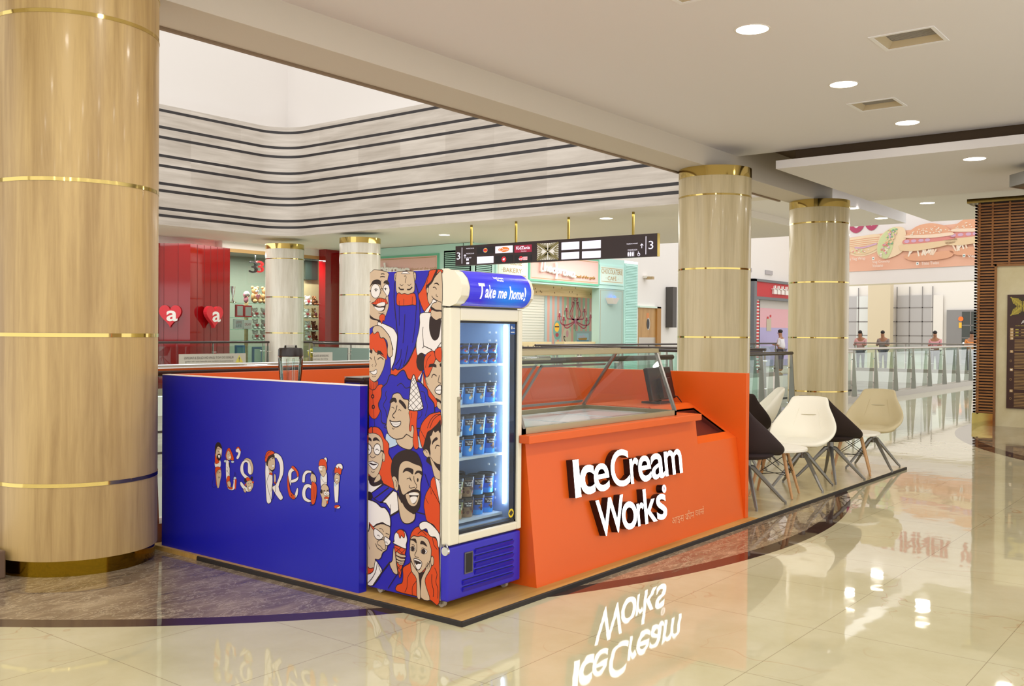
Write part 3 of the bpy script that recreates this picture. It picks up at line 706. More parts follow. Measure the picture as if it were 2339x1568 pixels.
# ---------------------------------------------------------------- the building
fl = MB()
for x0, y0, x1, y1 in ((-4.5, -3.5, 62, 6.95), (16.6, 6.95, 62, 7.9), (16.6, 7.9, 20.2, 26), (-9, 20.85, 16.6, 26), (20.2, 15, 44, 20), (44, 7.9, 72, 24)):
    fl.quad((x0, y0, 0), (x1, y0, 0), (x1, y1, 0), (x0, y1, 0), FLOOR)
struct(fl.build('floor'))
CLAD = None
def clad():
    m = bpy.data.materials.new('grey_wood_cladding'); m.use_nodes = True; nt = m.node_tree; b = nt.nodes['Principled BSDF']
    g = nd(nt, 'ShaderNodeNewGeometry'); P = g.outputs['Position']
    mp = nd(nt, 'ShaderNodeMapping', i0=P, iScale=(.7, .7, 9)); n = nd(nt, 'ShaderNodeTexNoise', iVector=mp.outputs[0], iScale=1., iDetail=5., iRoughness=.6, iDistortion=.3)
    sp = nd(nt, 'ShaderNodeSeparateXYZ', i0=P); M = lambda op, a, c=0.: nd(nt, 'ShaderNodeMath', operation=op, i0=a, i1=c).outputs[0]
    cell = M('FLOOR', M('DIVIDE', M('ADD', sp.outputs[0], sp.outputs[1]), 1.45)); row = M('FLOOR', M('MULTIPLY', sp.outputs[2], 1.6))
    wn = nd(nt, 'ShaderNodeTexWhiteNoise', noise_dimensions='2D'); cb = nd(nt, 'ShaderNodeCombineXYZ', i0=cell, i1=row); nt.links.new(cb.outputs[0], wn.inputs[0])
    f = M('ADD', n.outputs[0], M('MULTIPLY', M('SUBTRACT', wn.outputs[0], .5), .16))
    r = nd(nt, 'ShaderNodeValToRGB', i0=f); e = r.color_ramp.elements
    e[0].position = .25; e[0].color = lin('b3a99e'); e[1].position = .75; e[1].color = lin('d8d0c7')
    nt.links.new(r.outputs[0], b.inputs['Base Color']); b.inputs['Roughness'].default_value = .4
    return m
CLAD = clad(); STRIPE = mat('stripe_dark', '2e2a2c', .5)
def lpath(off, ext=0.):
    # plan of the atrium front: along y = 20.85, rounded corner, along x = 16.8
    p = [(-9, 20.85+off)]
    for k in range(13):
        a = PI/2*(1-k/12); r = .85+off; p.append((15.95+r*math.cos(a), 20.0+r*math.sin(a)))
    return p + [(16.8+off, 7.0)]
def wallstrip(mb, off, z0, z1, m):
    p = lpath(off); n = len(p)
    mb.add([(x, y, z) for x, y in p for z in (z0, z1)], [(2*k, 2*k+2, 2*k+3, 2*k+1) for k in range(n-1)], m)
LZ = [4.298, 4.466, 4.886, 5.056, 5.478, 5.716, 6.152, 6.39, 6.788]
fa = MB(); z = 4.075
for q in LZ:
    wallstrip(fa, 0, z, q-.034, CLAD); wallstrip(fa, .0, q-.034, q+.034, STRIPE); z = q+.034
wallstrip(fa, 0, z, 6.93, CLAD)
pa, pb = lpath(0), lpath(.45)
fa.add([(x, y, 6.93) for x, y in pa]+[(x, y, 6.93) for x, y in pb], [(k, k+1, k+1+len(pa), k+len(pa)) for k in range(len(pa)-1)], WHITE)
fa.add([(x, y, 4.075) for x, y in pa]+[(x, y, 4.075) for x, y in pb], [(k, k+1, k+1+len(pa), k+len(pa)) for k in range(len(pa)-1)], WHITE)
struct(fa.build('wall_atrium', smooth=True, ang=30))
UPW = mat('upper_white', 'e4dfdb', .7); up = MB(); up.quad((-9, 21.3, 6.9), (17.25, 21.3, 6.9), (17.25, 21.3, 12.5), (-9, 21.3, 12.5), UPW)
up.quad((17.25, 21.3, 6.9), (17.25, 7, 6.9), (17.25, 7, 12.5), (17.25, 21.3, 12.5), UPW); struct(up.build('wall_atrium_upper'))
lo = MB()   # storey below, seen through the glass of the railings
for z0, z1, m in ((-.45, 0, WHITE), (-.8, -.45, CLAD), (-.86, -.8, STRIPE), (-1.3, -.86, CLAD), (-1.36, -1.3, STRIPE), (-1.9, -1.36, CLAD), (-5.2, -1.9, GREYW)): wallstrip(lo, -.2, z0, z1, m)
for z0, z1, m in ((-.45, 0, WHITE), (-.85, -.45, CLAD), (-.93, -.85, STRIPE), (-1.4, -.93, CLAD), (-1.48, -1.4, STRIPE), (-2.1, -1.48, CLAD), (-5.2, -2.1, GREYW)):
    for a, b in (((20.2, 7.9), (44, 7.9)), ((20.2, 15), (44, 15)), ((44, 7.9), (44, 15)), ((20.2, 7.9), (20.2, 15))):
        lo.quad((*a, z0), (*b, z0), (*b, z1), (*a, z1), m)
lo.quad((-9, 6.95, -.5), (16.6, 6.95, -.5), (16.6, 6.95, 0), (-9, 6.95, 0), WHITE)
struct(lo.build('wall_lower_storey'))
struct(MB().quad((-9, 6.9, -5.2), (46, 6.9, -5.2), (46, 21, -5.2), (-9, 21, -5.2), mat('lower_floor', 'd8cdb8', .25)).build('floor_lower_storey'))
# ceilings
cp = MB(); cp.box(13.42, -9, 3.95, 17.55, 5.68, 4.07, CEIL); cp.box(13.7, -9, 4.07, 17.3, 5.5, 4.5, mat('ceiling_void_shade', '55432f', .8)); struct(cp.build('ceiling_dropped', bevel=.004))  # dark brown of riser and cove stands in for the slot's shade
cs = MB(); cs.box(13.5, -9, 4.5, 24.1, 6.36, 4.7, mat('ceiling_void_shade', '55432f', .8)); struct(cs.build('ceiling_cove'))
cf = MB(); cf.box(17.55, -9, 4.25, 24.1, 6.36, 4.5, CEIL); cf.box(16.9, 6.93, 4.25, 24.1, 8.9, 4.5, CEIL); cf.box(16.85, 8.9, 4.1, 24.1, 24.5, 4.3, WHITE); cf.box(-9, 20.9, 4.1, 16.85, 24.5, 4.3, WHITE)
struct(cf.build('ceiling_far'))
bm = MB(); bm.box(-9, 6.36, 3.95, 17.6, 6.93, 6.9, BEAMM); struct(bm.build('trim_1', bevel=.004))
struct(bx(-9, 6.93, 3.93, 16.6, 6.97, 4.05, mat('beam_lip', '8f7a63', .6)).build('trim_2'))
struct(bx(-9, -9, 6.9, 24.1, 6.93, 7.1, WHITE).build('ceiling_slab_above'))

# ---------------------------------------------------------------- round columns
def column(x, y, label, wood, dark=False):
    bands = (.575, 1.52, 2.495, 3.54)
    t = thing('column', label, 'column', (x, y, 0), 0, 'round wood-clad columns')
    lo_, hi = .1, 3.81
    MB().lathe([(.52, lo_), (.52, hi)], (x, y, 0), wood, 72).build('cladding', t, True)
    MB().lathe([(.505, 0), (.505, lo_)], (x, y, 0), mat('brown_plinth', '5d4a3c', .15) if dark else GOLDD, 72).build('plinth', t, True)
    MB().lathe([(.525, hi), (.525, 3.95)], (x, y, 0), GOLD, 72).build('capital_ring', t, True)
    for z in bands: MB().lathe([(.515, z-.012), (.523, z-.012), (.523, z+.012), (.515, z+.012)], (x, y, 0), GOLD, 72, False).build('brass_band', t, True)
    return t
column(3.39, 6.38, 'nearest and widest-looking oak column with brass bands, left of the blue panel', OAK)
column(13.05, 6.45, 'oak column with brass bands rising behind the orange counter end', OAK2)
column(17.2, 6.45, 'oak column with brass bands behind the white chairs, right of the one at the counter', OAK2, True)
column(17.35, 21.5, 'pale banded column in sun before the toy shop window, left of the far pair', OAK3)
column(17.3, 18.45, 'pale banded column left of the fridge top, at the bakery corner', OAK3)
bench = thing('stone_ledge', 'small brown marble ledge touching the left side of the big column', 'ledge', (2.45, 6.3, 0))
MB().box(2.0, 6.21, 0, 2.852, 6.7, .175, mat('brown_marble_block', '6a5442', .2, bump=(6, .1))).build('block', bench, bevel=.01)

# ---------------------------------------------------------------- ceiling lights and vents
def downlight(x, y, z, label, r=.14):
    t = thing('downlight', label, 'ceiling light', (x, y, z), 0, 'round downlights')
    MB().lathe([(r, -.004), (r+.014, -.006), (r+.016, 0), (r, 0)], (x, y, z), WHITE, 40, False).build('rim', t, True)
    MB().lathe([(r, -.003), (r, -.001)], (x, y, z), DIFF, 40).build('diffuser', t)
for x, y, z, l in ((8.04, 3.63, 4.232, 'largest round downlight, near the top of the picture by the big air vent'), (10.37, 3.64, 4.232, 'round downlight between the two square air vents'), (12.7, 3.65, 4.232, 'round downlight just before the dark ceiling slot'),
    (14.19, 3.2, 3.95, 'round downlight in the dropped ceiling panel at the right'), (20.65, 7.04, 4.25, 'far downlight nearest the right column top'), (22.78, 7.1, 4.25, 'farthest downlight above the food banner'), (20.69, 5.54, 4.25, 'far downlight left of the slatted wall top'),
    (18.2, 11.6, 4.1, 'downlight above the hanging sign, near its right end'), (18.9, 17.0, 4.1, 'downlight above the hanging sign, near its left end'), (18.6, 19.4, 4.1, 'downlight left of the hanging sign over the bakery corner')):
    downlight(x, y, z, l)
def vent(x0, y0, x1, y1, z, label, deep=.05):
    t = thing('air_vent', label, 'vent', ((x0+x1)/2, (y0+y1)/2, z), 0, 'square ceiling vents'); f = .035
    m = MB(); [m.box(*b, mat('vent_frame', 'f6f5f8', .4)) for b in ((x0, y0, z-.006, x1, y0+f, z), (x0, y1-f, z-.006, x1, y1, z), (x0, y0+f, z-.006, x0+f, y1-f, z), (x1-f, y0+f, z-.006, x1, y1-f, z))]
    m.build('frame', t)
    b = MB(); a0, b0, a1, b1 = x0+f, y0+f, x1-f, y1-f; zz = z+deep; bm_ = mat('vent_duct', 'c4b496', .6)
    for q in (((a0, b0, z), (a1, b0, z), (a1-.05, b0+.05, zz), (a0+.05, b0+.05, zz)), ((a0, b1, z), (a1, b1, z), (a1-.05, b1-.05, zz), (a0+.05, b1-.05, zz)), ((a0, b0, z), (a0, b1, z), (a0+.05, b1-.05, zz), (a0+.05, b0+.05, zz)), ((a1, b0, z), (a1, b1, z), (a1-.05, b1-.05, zz), (a1-.05, b0+.05, zz))): b.quad(*q, bm_)
    b.build('duct', t)
    g = MB(); g.quad((a0+.05, b0+.05, zz+.03), (a1-.05, b0+.05, zz+.03), (a1-.05, b1-.05, zz+.03), (a0+.05, b1-.05, zz+.03), DARK)
    n = 11
    for k in range(n):
        u = a0+.06+(a1-a0-.12)*k/(n-1); g.box(u-.008, b0+.05, zz, u+.008, b1-.05, zz+.012, mat('vent_slat', 'a8a29a', .5))
    g.build('grille', t)
CUTS = [(8.87, 2.34, 9.39, 2.9), (11.26, 3.38, 11.76, 3.92), (6.57, 3.28, 7.09, 3.825)]

# ceiling with the vent openings left out
def main_ceiling():
    xs = sorted({-9, 13.62, *[c for q in CUTS for c in (q[0], q[2])]}); ys = sorted({-9, 6.36, *[c for q in CUTS for c in (q[1], q[3])]}); m = MB()
    for a, b in zip(xs, xs[1:]):
        for c, d in zip(ys, ys[1:]):
            if not any(q[0]-.01 < (a+b)/2 < q[2]+.01 and q[1]-.01 < (c+d)/2 < q[3]+.01 for q in CUTS): m.quad((a, c, 4.232), (a, d, 4.232), (b, d, 4.232), (b, c, 4.232), CEIL)
    m.quad((13.62, -9, 4.232), (13.62, 6.36, 4.232), (13.62, 6.36, 4.5), (13.62, -9, 4.5), CEIL)
    m.quad((-9, -9, 4.5), (13.62, -9, 4.5), (13.62, 6.36, 4.5), (-9, 6.36, 4.5), CEIL)
    struct(m.build('ceiling'))
main_ceiling()
vent(*CUTS[0], 4.232, 'larger, nearer square ceiling vent with a white frame'); vent(*CUTS[1], 4.232, 'smaller square ceiling vent between two downlights'); vent(*CUTS[2], 4.232, 'square ceiling vent mostly cut off by the top edge of the picture')

# ---------------------------------------------------------------- kiosk platform, partitions, counter
t = thing('kiosk_platform', 'low wood-grained platform with a dark edge strip under kiosk and chairs', 'platform', (7.8, 5, 0))
MB().box(3.896, 3.361, 0, 7.66, 6.3, .03, VINYL).build('kiosk_deck', t)
MB().box(7.66, 3.361, 0, 11.78, 6.3, .03, grainmat('beige_deck', 'b4a274', 'cdbf95', (2.5, 2.5, 1), .2)).build('seating_deck', t)
e = MB()
for a, b in (((3.885, 3.36, .012), (11.79, 3.36, .012)), ((3.895, 5.72, .012), (3.895, 3.35, .012)), ((11.785, 3.35, .012), (11.785, 6.0, .012))):
    d = (Vector(b)-Vector(a)).normalized(); s_ = Vector((-d.y, d.x, 0))
    e.add([Vector(q)+s_*k+Vector((0, 0, h)) for q in (a, b) for k, h in ((-.012, -.012), (-.011, .012), (-.007, .0165), (.0, .0165), (.0, -.012))], [(k, (k+1) % 5, 5+(k+1) % 5, 5+k) for k in range(5)]+[(4, 3, 2, 1, 0), (5, 6, 7, 8, 9)], mat('edge_strip', '231d1b', .6))
e.build('edge_strip', t)

bl = thing('blue_partition', 'royal blue kiosk side panel lettered in cartoon characters', 'panel', (3.96, 5.2, .03))
MB().box(3.925, 4.18, .03, 3.985, 6.2, 1.238, BLUE).box(3.925, 4.18, 1.2385, 3.985, 6.2, 1.244, mat('white_edge', 'f3e7e2', .5)).build('panel', bl)
MB().art(LETTERS, lambda u, v, w_: Vector((3.9245-w_, 6.2-u, v)), .0002, .00002).build('character_lettering', bl)
ob = thing('orange_partition', 'orange rear partition of the kiosk, seen over the blue panel', 'panel', (5.8, 6.25, .03))
m = MB().box(3.99, 6.2, .03, 7.57, 6.26, 1.24, ORANGE); m.build('panel', ob)
oe = thing('orange_partition', 'orange end partition between the counter and the chairs', 'panel', (7.6, 4.8, .03))
MB().box(7.575, 3.44, .03, 7.632, 6.2, 1.235, ORANGE).build('panel', oe, bevel=.003)

N_ = Vector((0, -.9940, .1093)); V_ = Vector((0, .1093, .9940)); FRONT = pl((0, 3.45, .03), (1, 0, 0), V_, N_)
co = thing('service_counter', 'orange counter with a sloping front and a raised worktop', 'counter', (5.8, 3.9, .03))
yz = lambda a, b, w_=0.: Vector((w_, a, b))
MB().prism([(3.45, .03), (3.546, .9), (4.4, .9), (4.4, .03)], yz, 4.68, 6.875, ORANGE).build('counter_body', co)
MB().box(4.655, 3.53, .897, 6.80, 4.45, .945, ORANGE).box(4.60, 3.452, .897, 6.80, 3.53, .945, ORANGE).build('worktop', co, bevel=.004)
b = MB(); b.prism([(3.452, .03), (3.527, .70), (3.545, .70), (3.47, .03)], yz, 6.879, 7.574, ORANGE)
sl = lambda y: .70+(y-3.527)*.62
for x0, x1, y0, y1 in ((6.879, 7.574, 3.527, 3.6), (6.879, 7.574, 3.9, 3.96), (6.879, 6.93, 3.6, 3.9), (7.53, 7.574, 3.6, 3.9)):
    b.prism([(y0, sl(y0)), (y1, sl(y1)), (y1, sl(y1)-.02), (y0, sl(y0)-.02)], yz, x0, x1, ORANGE)
b.box(6.80, 3.96, .94, 7.574, 4.5, .968, ORANGE); b.build('bin_cabinet', co)
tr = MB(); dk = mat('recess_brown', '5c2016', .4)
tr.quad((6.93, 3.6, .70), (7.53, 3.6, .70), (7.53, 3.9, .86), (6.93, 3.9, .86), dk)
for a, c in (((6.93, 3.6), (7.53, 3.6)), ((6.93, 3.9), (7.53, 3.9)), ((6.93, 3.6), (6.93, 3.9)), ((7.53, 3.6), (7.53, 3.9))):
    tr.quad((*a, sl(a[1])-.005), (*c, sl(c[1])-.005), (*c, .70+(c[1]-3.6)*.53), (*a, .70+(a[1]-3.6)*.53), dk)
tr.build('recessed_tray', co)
hi = MB(); HM = mat('hindi_letters', 'f2b184', .5)
hx = lambda a: 6.362+(a-1600)/435*.517
hy = lambda b_: .1445+(b_)*.0455
hi.text('आइस', FRONT, hx(1600), hx(1757), .121, .1745, HM); hi.text('कीम', FRONT, hx(1775), hx(1897), .128, .194, HM); hi.text('वकस', FRONT, hx(1912), hx(2035), .133, .177, HM)
hi.ribbon([(hx(1790), .131), (hx(1808), .146)], .005, FRONT, .0021, HM); hi.ribbon(crom([(hx(2030), .177), (hx(2034), .19), (hx(2022), .195), (hx(2020), .186)], False), .004, FRONT, .0021, HM)
hi.build('hindi_lettering', co)
inn = thing('back_counter', 'white inner worktop behind the blue panel holding the blender', 'counter', (4.3, 5.2, .03))
MB().box(4.0, 4.5, .03, 4.62, 6.15, .86, WHITE).build('cabinet', inn); MB().box(3.99, 4.47, .86, 4.66, 6.18, .9, ORANGE).build('worktop', inn)

# lit sign: every letter a part of its own
sg = thing('lit_sign', 'glowing white channel letter sign on the orange counter front', 'sign', (5.8, 3.45, .49))
sc = lambda x: 5.089+(x-5.011)/(6.415-5.011)*(6.506-5.089)
for ch, x0, x1, y0, y1, bo in (('I', 5.011, 5.076, .484, .722, .0), ('c', 5.077, 5.242, .480, .668, .02), ('e', 5.234, 5.416, .480, .662, .010), ('C', 5.441, 5.672, .482, .731, .010), ('r', 5.682, 5.797, .484, .658, .010), ('e', 5.790, 5.961, .480, .661, .010),
        ('a', 5.965, 6.151, .479, .661, .010), ('m', 6.158, 6.415, .484, .664, .010), ('W', 5.230, 5.564, .190, .430, .010), ('o', 5.530, 5.722, .186, .373, .010), ('r', 5.726, 5.820, .190, .345, .010), ('k', 5.822, 5.988, .190, .430, .010), ('s', 5.991, 6.133, .188, .369, .010)):
    if ch == 'I': q = [(sc(x0), y0), (sc(x1), y0), (sc(x1), y1), (sc(x0), y1)]; o = MB().prism(q, FRONT, 0, .05, LETSIDE); fc = MB().flat(q, FRONT, .0505, SIGNLIT)
    else: o = MB().text(ch, FRONT, sc(x0), sc(x1), y0+.008, y1+.008, LETSIDE, 0, .05, bo, LETSIDE, 6); fc = MB().text(ch, FRONT, sc(x0), sc(x1), y0+.008, y1+.008, SIGNLIT, .0505, 0, bo, None, 6)
    fc.build('lit_face', o.build('letter', sg))
rg = MB(); rc = (sc(6.118), .408)
ring = [(rc[0]+.029*math.cos(a*PI/12), rc[1]+.029*math.sin(a*PI/12)) for a in range(24)]
rg.prism(ring, FRONT, 0, .05, LETSIDE).prism(ring, FRONT, .05, .052, mat('lit_soft', 'f4e6ee', .5, emit=1.2)).text('R', FRONT, rc[0]-.012, rc[0]+.012, rc[1]-.016, rc[1]+.016, mat('plum', '8a4a55', .5), .0525); rg.build('registered_mark', sg)

# display freezer on the counter
df = thing('display_freezer', 'steel framed glass display freezer set into the orange counter', 'display freezer', (5.6, 3.95, .945))
x0, x1, zb, zt = 4.64, 6.545, .946, 1.432; yf, yb, tf, tb = 3.532, 4.375, 3.70, 4.055
f = MB()
f.box(x0, yf, zb, x1, yf+.03, .984, STEELB).box(x0, yb-.03, zb, x1, yb, .984, STEELB).box(x0, yf, zb, x0+.03, yb, .984, STEELB).box(x1-.03, yf, zb, x1, yb, .984, STEELB)
f.build('base_frame', df)
f = MB(); f.box(x0, tf-.012, zt-.02, x1, tf+.03, zt+.014, STEELB).box(x0, tb-.03, zt-.02, x1, tb+.012, zt+.014, STEELB).build('top_rail', df, bevel=.003)
for x in (x0+.012, x1-.012):
    for a, c in ((yf+.01, tf+.01), (yb-.01, tb-.01)):
        MB().add([Vector((x+dx, y+dy, z)) for y, z in ((a, .98), (c, zt)) for dx, dy in ((-.012, -.012), (.012, -.012), (.012, .012), (-.012, .012))], [(0, 1, 2, 3), (4, 5, 6, 7)]+[(k, (k+1) % 4, 4+(k+1) % 4, 4+k) for k in range(4)], STEEL).build('corner_bar', df)
MB().quad((x0, yf+.012, .984), (x1, yf+.012, .984), (x1, tf+.006, zt), (x0, tf+.006, zt), GLASSC).build('front_glass', df)
MB().quad((x0, yb-.012, .984), (x1, yb-.012, .984), (x1, tb-.006, zt), (x0, tb-.006, zt), GLASSC).build('rear_glass', df)
MB().quad((x0, tf, zt), (x1, tf, zt), (x1, tb, zt), (x0, tb, zt), GLASSC).build('top_glass', df)
for x in (x0+.012, x1-.012): MB().quad((x, yf+.02, .984), (x, yb-.02, .984), (x, tb-.01, zt), (x, tf+.01, zt), GLASSC).build('end_glass', df)
tw = mat('tray_white', 'f1efec', .3)
MB().box(x0+.03, yf+.03, .947, x1-.03, yb-.03, .952, tw).build('liner', df)
for k in range(3): MB().box(4.78+.57*k, 3.66, .952, 5.31+.57*k, 4.28, .962, mat('tray_blue_white', 'dfe3ee', .15)).build('tub_lid', df, bevel=.004)
wr = mat('window_rail', '9a8f8c', .4, .4); q = MB(); fr_ = pl((0, yb-.02, .984), (1, 0, 0), Vector((0, tb-yb, zt-.984)).normalized(), (0, -1, 0))
for a0, b0, a1, b1 in ((4.68, .03, 5.55, .055), (4.68, .4, 5.55, .42), (4.68, .03, 4.71, .42), (5.52, .03, 5.55, .42), (5.60, .03, 6.46, .055), (5.6, .4, 6.46, .42), (5.6, .03, 5.63, .42)): q.prism([(a0, b0), (a1, b0), (a1, b1), (a0, b1)], fr_, 0, .008, wr)
q.build('sliding_window_frame', df)

# things on the counter
t = thing('pos_monitor', 'dark touch screen till seen from behind at the end of the display freezer', 'till', (7.3, 4.1, .968))
k = MB(); T = Matrix.Translation((7.3, 4.1, 1.125)) @ Matrix.Rotation(.1, 4, 'Z') @ Matrix.Rotation(-.22, 4, 'X'); k.box(-.24, -.02, -.13, .24, .02, .15, DARK, T); k.build('screen', t, bevel=.008)
k = MB(); k.box(-.1, -.06, -.12, .1, -.02, .05, DARK, T); k.box(.12, -.024, .06, .18, -.0205, .07, BLACK, T); k.build('rear_housing', t, bevel=.01)
MB().box(7.2, 4.04, .968, 7.42, 4.22, .985, DARK).box(7.27, 4.1, .985, 7.33, 4.14, 1.1, DARK).build('stand', t)
MB().tube([(7.5, 4.0, .972), (7.48, 4.03, 1.02), (7.44, 4.06, 1.03), (7.4, 4.1, 1.0)], .005, BLACK, 6).build('cable', t, True)
t = thing('coffee_grinder', 'low black appliance with a rounded metal slot behind the blue panel', 'appliance', (4.43, 4.58, .9))
MB().box(4.25, 4.49, .9, 4.62, 4.68, 1.262, mat('maroon_black', '2b0c0a', .2)).build('housing', t, bevel=.015); MB().box(4.242, 4.52, 1.22, 4.25, 4.65, 1.232, CHROME).build('slot', t); MB().box(4.25, 4.5, 1.262, 4.62, 4.67, 1.268, STEEL).build('top_plate', t)
t = thing('blender', 'clear blender jug with a black lid standing behind the blue panel', 'blender', (4.25, 5.2, .9)); c = (4.25, 5.2, 0)
MB().lathe([(.10, .9), (.105, .95), (.09, 1.03), (.06, 1.07)], c, DARK, 28).build('motor_base', t, True)
jug = MB(); jug.lathe([(.058, 1.075), (.062, 1.09), (.068, 1.2), (.078, 1.3), (.083, 1.385), (.088, 1.39)], c, GLASSC, 36, False)
for a in range(4):
    u = a*PI/2+.6; jug.tube([(c[0]+r*math.cos(u), c[1]+r*math.sin(u), z) for r, z in ((.05, 1.1), (.056, 1.2), (.064, 1.33), (.07, 1.37))], .008, GLASSC, 8)
jug.build('jug', t, True)
MB().lathe([(.077, 1.385), (.083, 1.39), (.082, 1.43), (.075, 1.443), (.03, 1.445)], c, DARK, 36).build('lid', t, True); MB().lathe([(.045, 1.445), (.042, 1.46), (.03, 1.463)], c, glass('lid_clear', 'e8e8ea', 1.5), 24).build('measuring_cap', t, True)
MB().lathe([(.012, 1.085), (.012, 1.15), (.03, 1.155), (.03, 1.165)], c, STEEL, 16).build('blades', t)

# ---------------------------------------------------------------- glass-door fridge
fx0, fx1, fy0, fy1 = 3.985, 4.625, 3.60, 4.165
fr = thing('glass_door_fridge', 'tall ice cream fridge wrapped in cartoon faces at the platform corner', 'fridge', (4.3, 3.85, .03))
cab = MB(); cw = mat('cabinet_white', 'e8e2d6', .35)
cab.box(fx0, fy0, .075, fx0+.03, fy1, 1.9, cw).box(fx1-.03, fy0, .075, fx1, fy1, 1.9, cw).box(fx0+.03, fy1-.03, .075, fx1-.03, fy1, 1.9, cw).box(fx0+.03, fy0, 1.66, fx1-.03, fy1-.03, 1.9, cw).box(fx0+.03, fy0, .075, fx1-.03, fy1-.03, .445, cw)
cab.build('cabinet', fr)
ln = MB(); a0, a1, b1 = fx0+.031, fx1-.031, fy1-.031
ln.quad((a0, b1, .446), (a1, b1, .446), (a1, b1, 1.659), (a0, b1, 1.659), INNERW); ln.quad((a0, fy0, .446), (a0, b1, .446), (a0, b1, 1.659), (a0, fy0, 1.659), INNERW); ln.quad((a1, fy0, .446), (a1, b1, .446), (a1, b1, 1.659), (a1, fy0, 1.659), INNERW)
ln.quad((a0, fy0, .447), (a1, fy0, .447), (a1, b1, .447), (a0, b1, .447), INNERW); ln.quad((a0, fy0, 1.659), (a1, fy0, 1.659), (a1, b1, 1.659), (a0, b1, 1.659), INNERW); 
sw = MB(); SIDE = lambda u, v, w_=0.: Vector((fx0-.0004-w_, 4.177-u, v))
sw.rect(0.012, .064, .577, 1.898, SIDE, 0., ART['B']); sw.art(FACES, lambda u, v, w_: SIDE(max(u, .012), v, w_), .00002, .000015)
sw.build('cartoon_wrap', fr)
SHZ = (1.372, 1.139, .836, .478)
for z in SHZ: MB().box(a0+.005, 3.645, z-.014, a1-.005, b1-.01, z, mat('shelf_white', 'dfe8ea', .35)).build('shelf', fr)
for x in (a0+.012, a1-.012): MB().box(x-.004, 3.625, .53, x+.006, 3.637, 1.6, LEDM).build('light_strip', fr)
pb = ln
for r_ in range(21): [pb.box(a1-.004, 3.70+.05*c_, .55+.05*r_, a1-.001, 3.712+.05*c_, .562+.05*r_, LETW) for c_ in range(2)]
ln.build('liner', fr)
dr = MB(); d0, d1 = 3.535, 3.593
dr.box(fx0, d0, .385, 4.07, d1, 1.69, BEIGE).box(4.595, d0, .385, 4.635, d1, 1.69, BEIGE).box(4.07, d0, 1.62, 4.595, d1, 1.69, BEIGE).box(4.07, d0, .385, 4.595, d1, .432, BEIGE)
door = dr.build('door', fr, bevel=.008)
g = MB(); [g.box(*q, mat('gasket', '191a22', .5)) for q in ((4.07, 3.55, .432, 4.078, 3.59, 1.62), (4.583, 3.55, .432, 4.595, 3.59, 1.62), (4.07, 3.55, 1.608, 4.595, 3.59, 1.62), (4.07, 3.55, .432, 4.595, 3.59, .445))]; g.build('glass_seal', door)
MB().quad((4.075, 3.553, .44), (4.59, 3.553, .44), (4.59, 3.553, 1.615), (4.075, 3.553, 1.615), GLASSD).build('door_glass', door)
DF = pl((0, d0, 0), (1, 0, 0), (0, 0, 1), (0, -1, 0))
pp = MB(); pp.prism([(4.045, .985), (4.068, .985), (4.068, 1.2), (4.045, 1.2)], DF, 0, .004, mat('pull_plate', 'a59c88', .4))
for k, ch in enumerate('PULL'): pp.text(ch, DF, 4.052, 4.062, 1.165-.052*k, 1.183-.052*k, DARK, .0045)
pp.build('pull_plate', door)
GP = pl((0, 3.552, 0), (1, 0, 0), (0, 0, 1), (0, -1, 0))
st = MB(); st.rect(4.535, 1.545, 4.582, 1.612, GP, .0005, mat('sticker_blue', '0d4a94', .4))
for a in range(6): st.ribbon([(4.548-.008*math.cos(a*PI/6), 1.585-.01*math.sin(a*PI/6)), (4.548+.008*math.cos(a*PI/6), 1.585+.01*math.sin(a*PI/6))], .002, GP, .001, LETW)
st.rect(4.56, 1.58, 4.578, 1.584, GP, .001, LETW); st.rect(4.54, 1.556, 4.575, 1.56, GP, .001, LETW); st.build('snowflake_sticker', door)
sy = MB(); cir = [(4.555+.026*math.cos(a*PI/14), .485+.026*math.sin(a*PI/14)) for a in range(28)]; sy.flat(cir, GP, .0005, mat('sticker_yellow', 'e2c41e', .4)); sy.flat([(4.535, .485), (4.556, .503), (4.576, .487), (4.555, .467)], GP, .001, DARK); sy.build('round_sticker', door)
# canopy with the lit header
prof = [(3.60, 1.90), (3.555, 1.899), (3.51, 1.885), (3.475, 1.85), (3.457, 1.80), (3.465, 1.752), (3.497, 1.715), (3.54, 1.70), (3.60, 1.70)]
canopy = MB().prism(prof, lambda a, b_, w_: Vector((w_, a, b_)), fx0, 4.635, BEIGE); canopy = canopy.build('canopy', fr, True, .004)
hp = [tuple(q) for q in crom(prof[1:8], False, 6)]; hl = [0.]
for a, b_ in zip(hp, hp[1:]): hl.append(hl[-1]+math.dist(a, b_))
def HEAD(u, v, w_=0.):
    v = max(0, min(hl[-1]-1e-6, hl[-1]-v)); k = max(i for i in range(len(hl)-1) if hl[i] <= v); t_ = (v-hl[k])/(hl[k+1]-hl[k])
    a, b_ = hp[k], hp[k+1]; n_ = Vector((0, (b_[1]-a[1]), -(b_[0]-a[0]))).normalized()
    return Vector((u, a[0]+(b_[0]-a[0])*t_, a[1]+(b_[1]-a[1])*t_)) + n_*(w_+.0015)
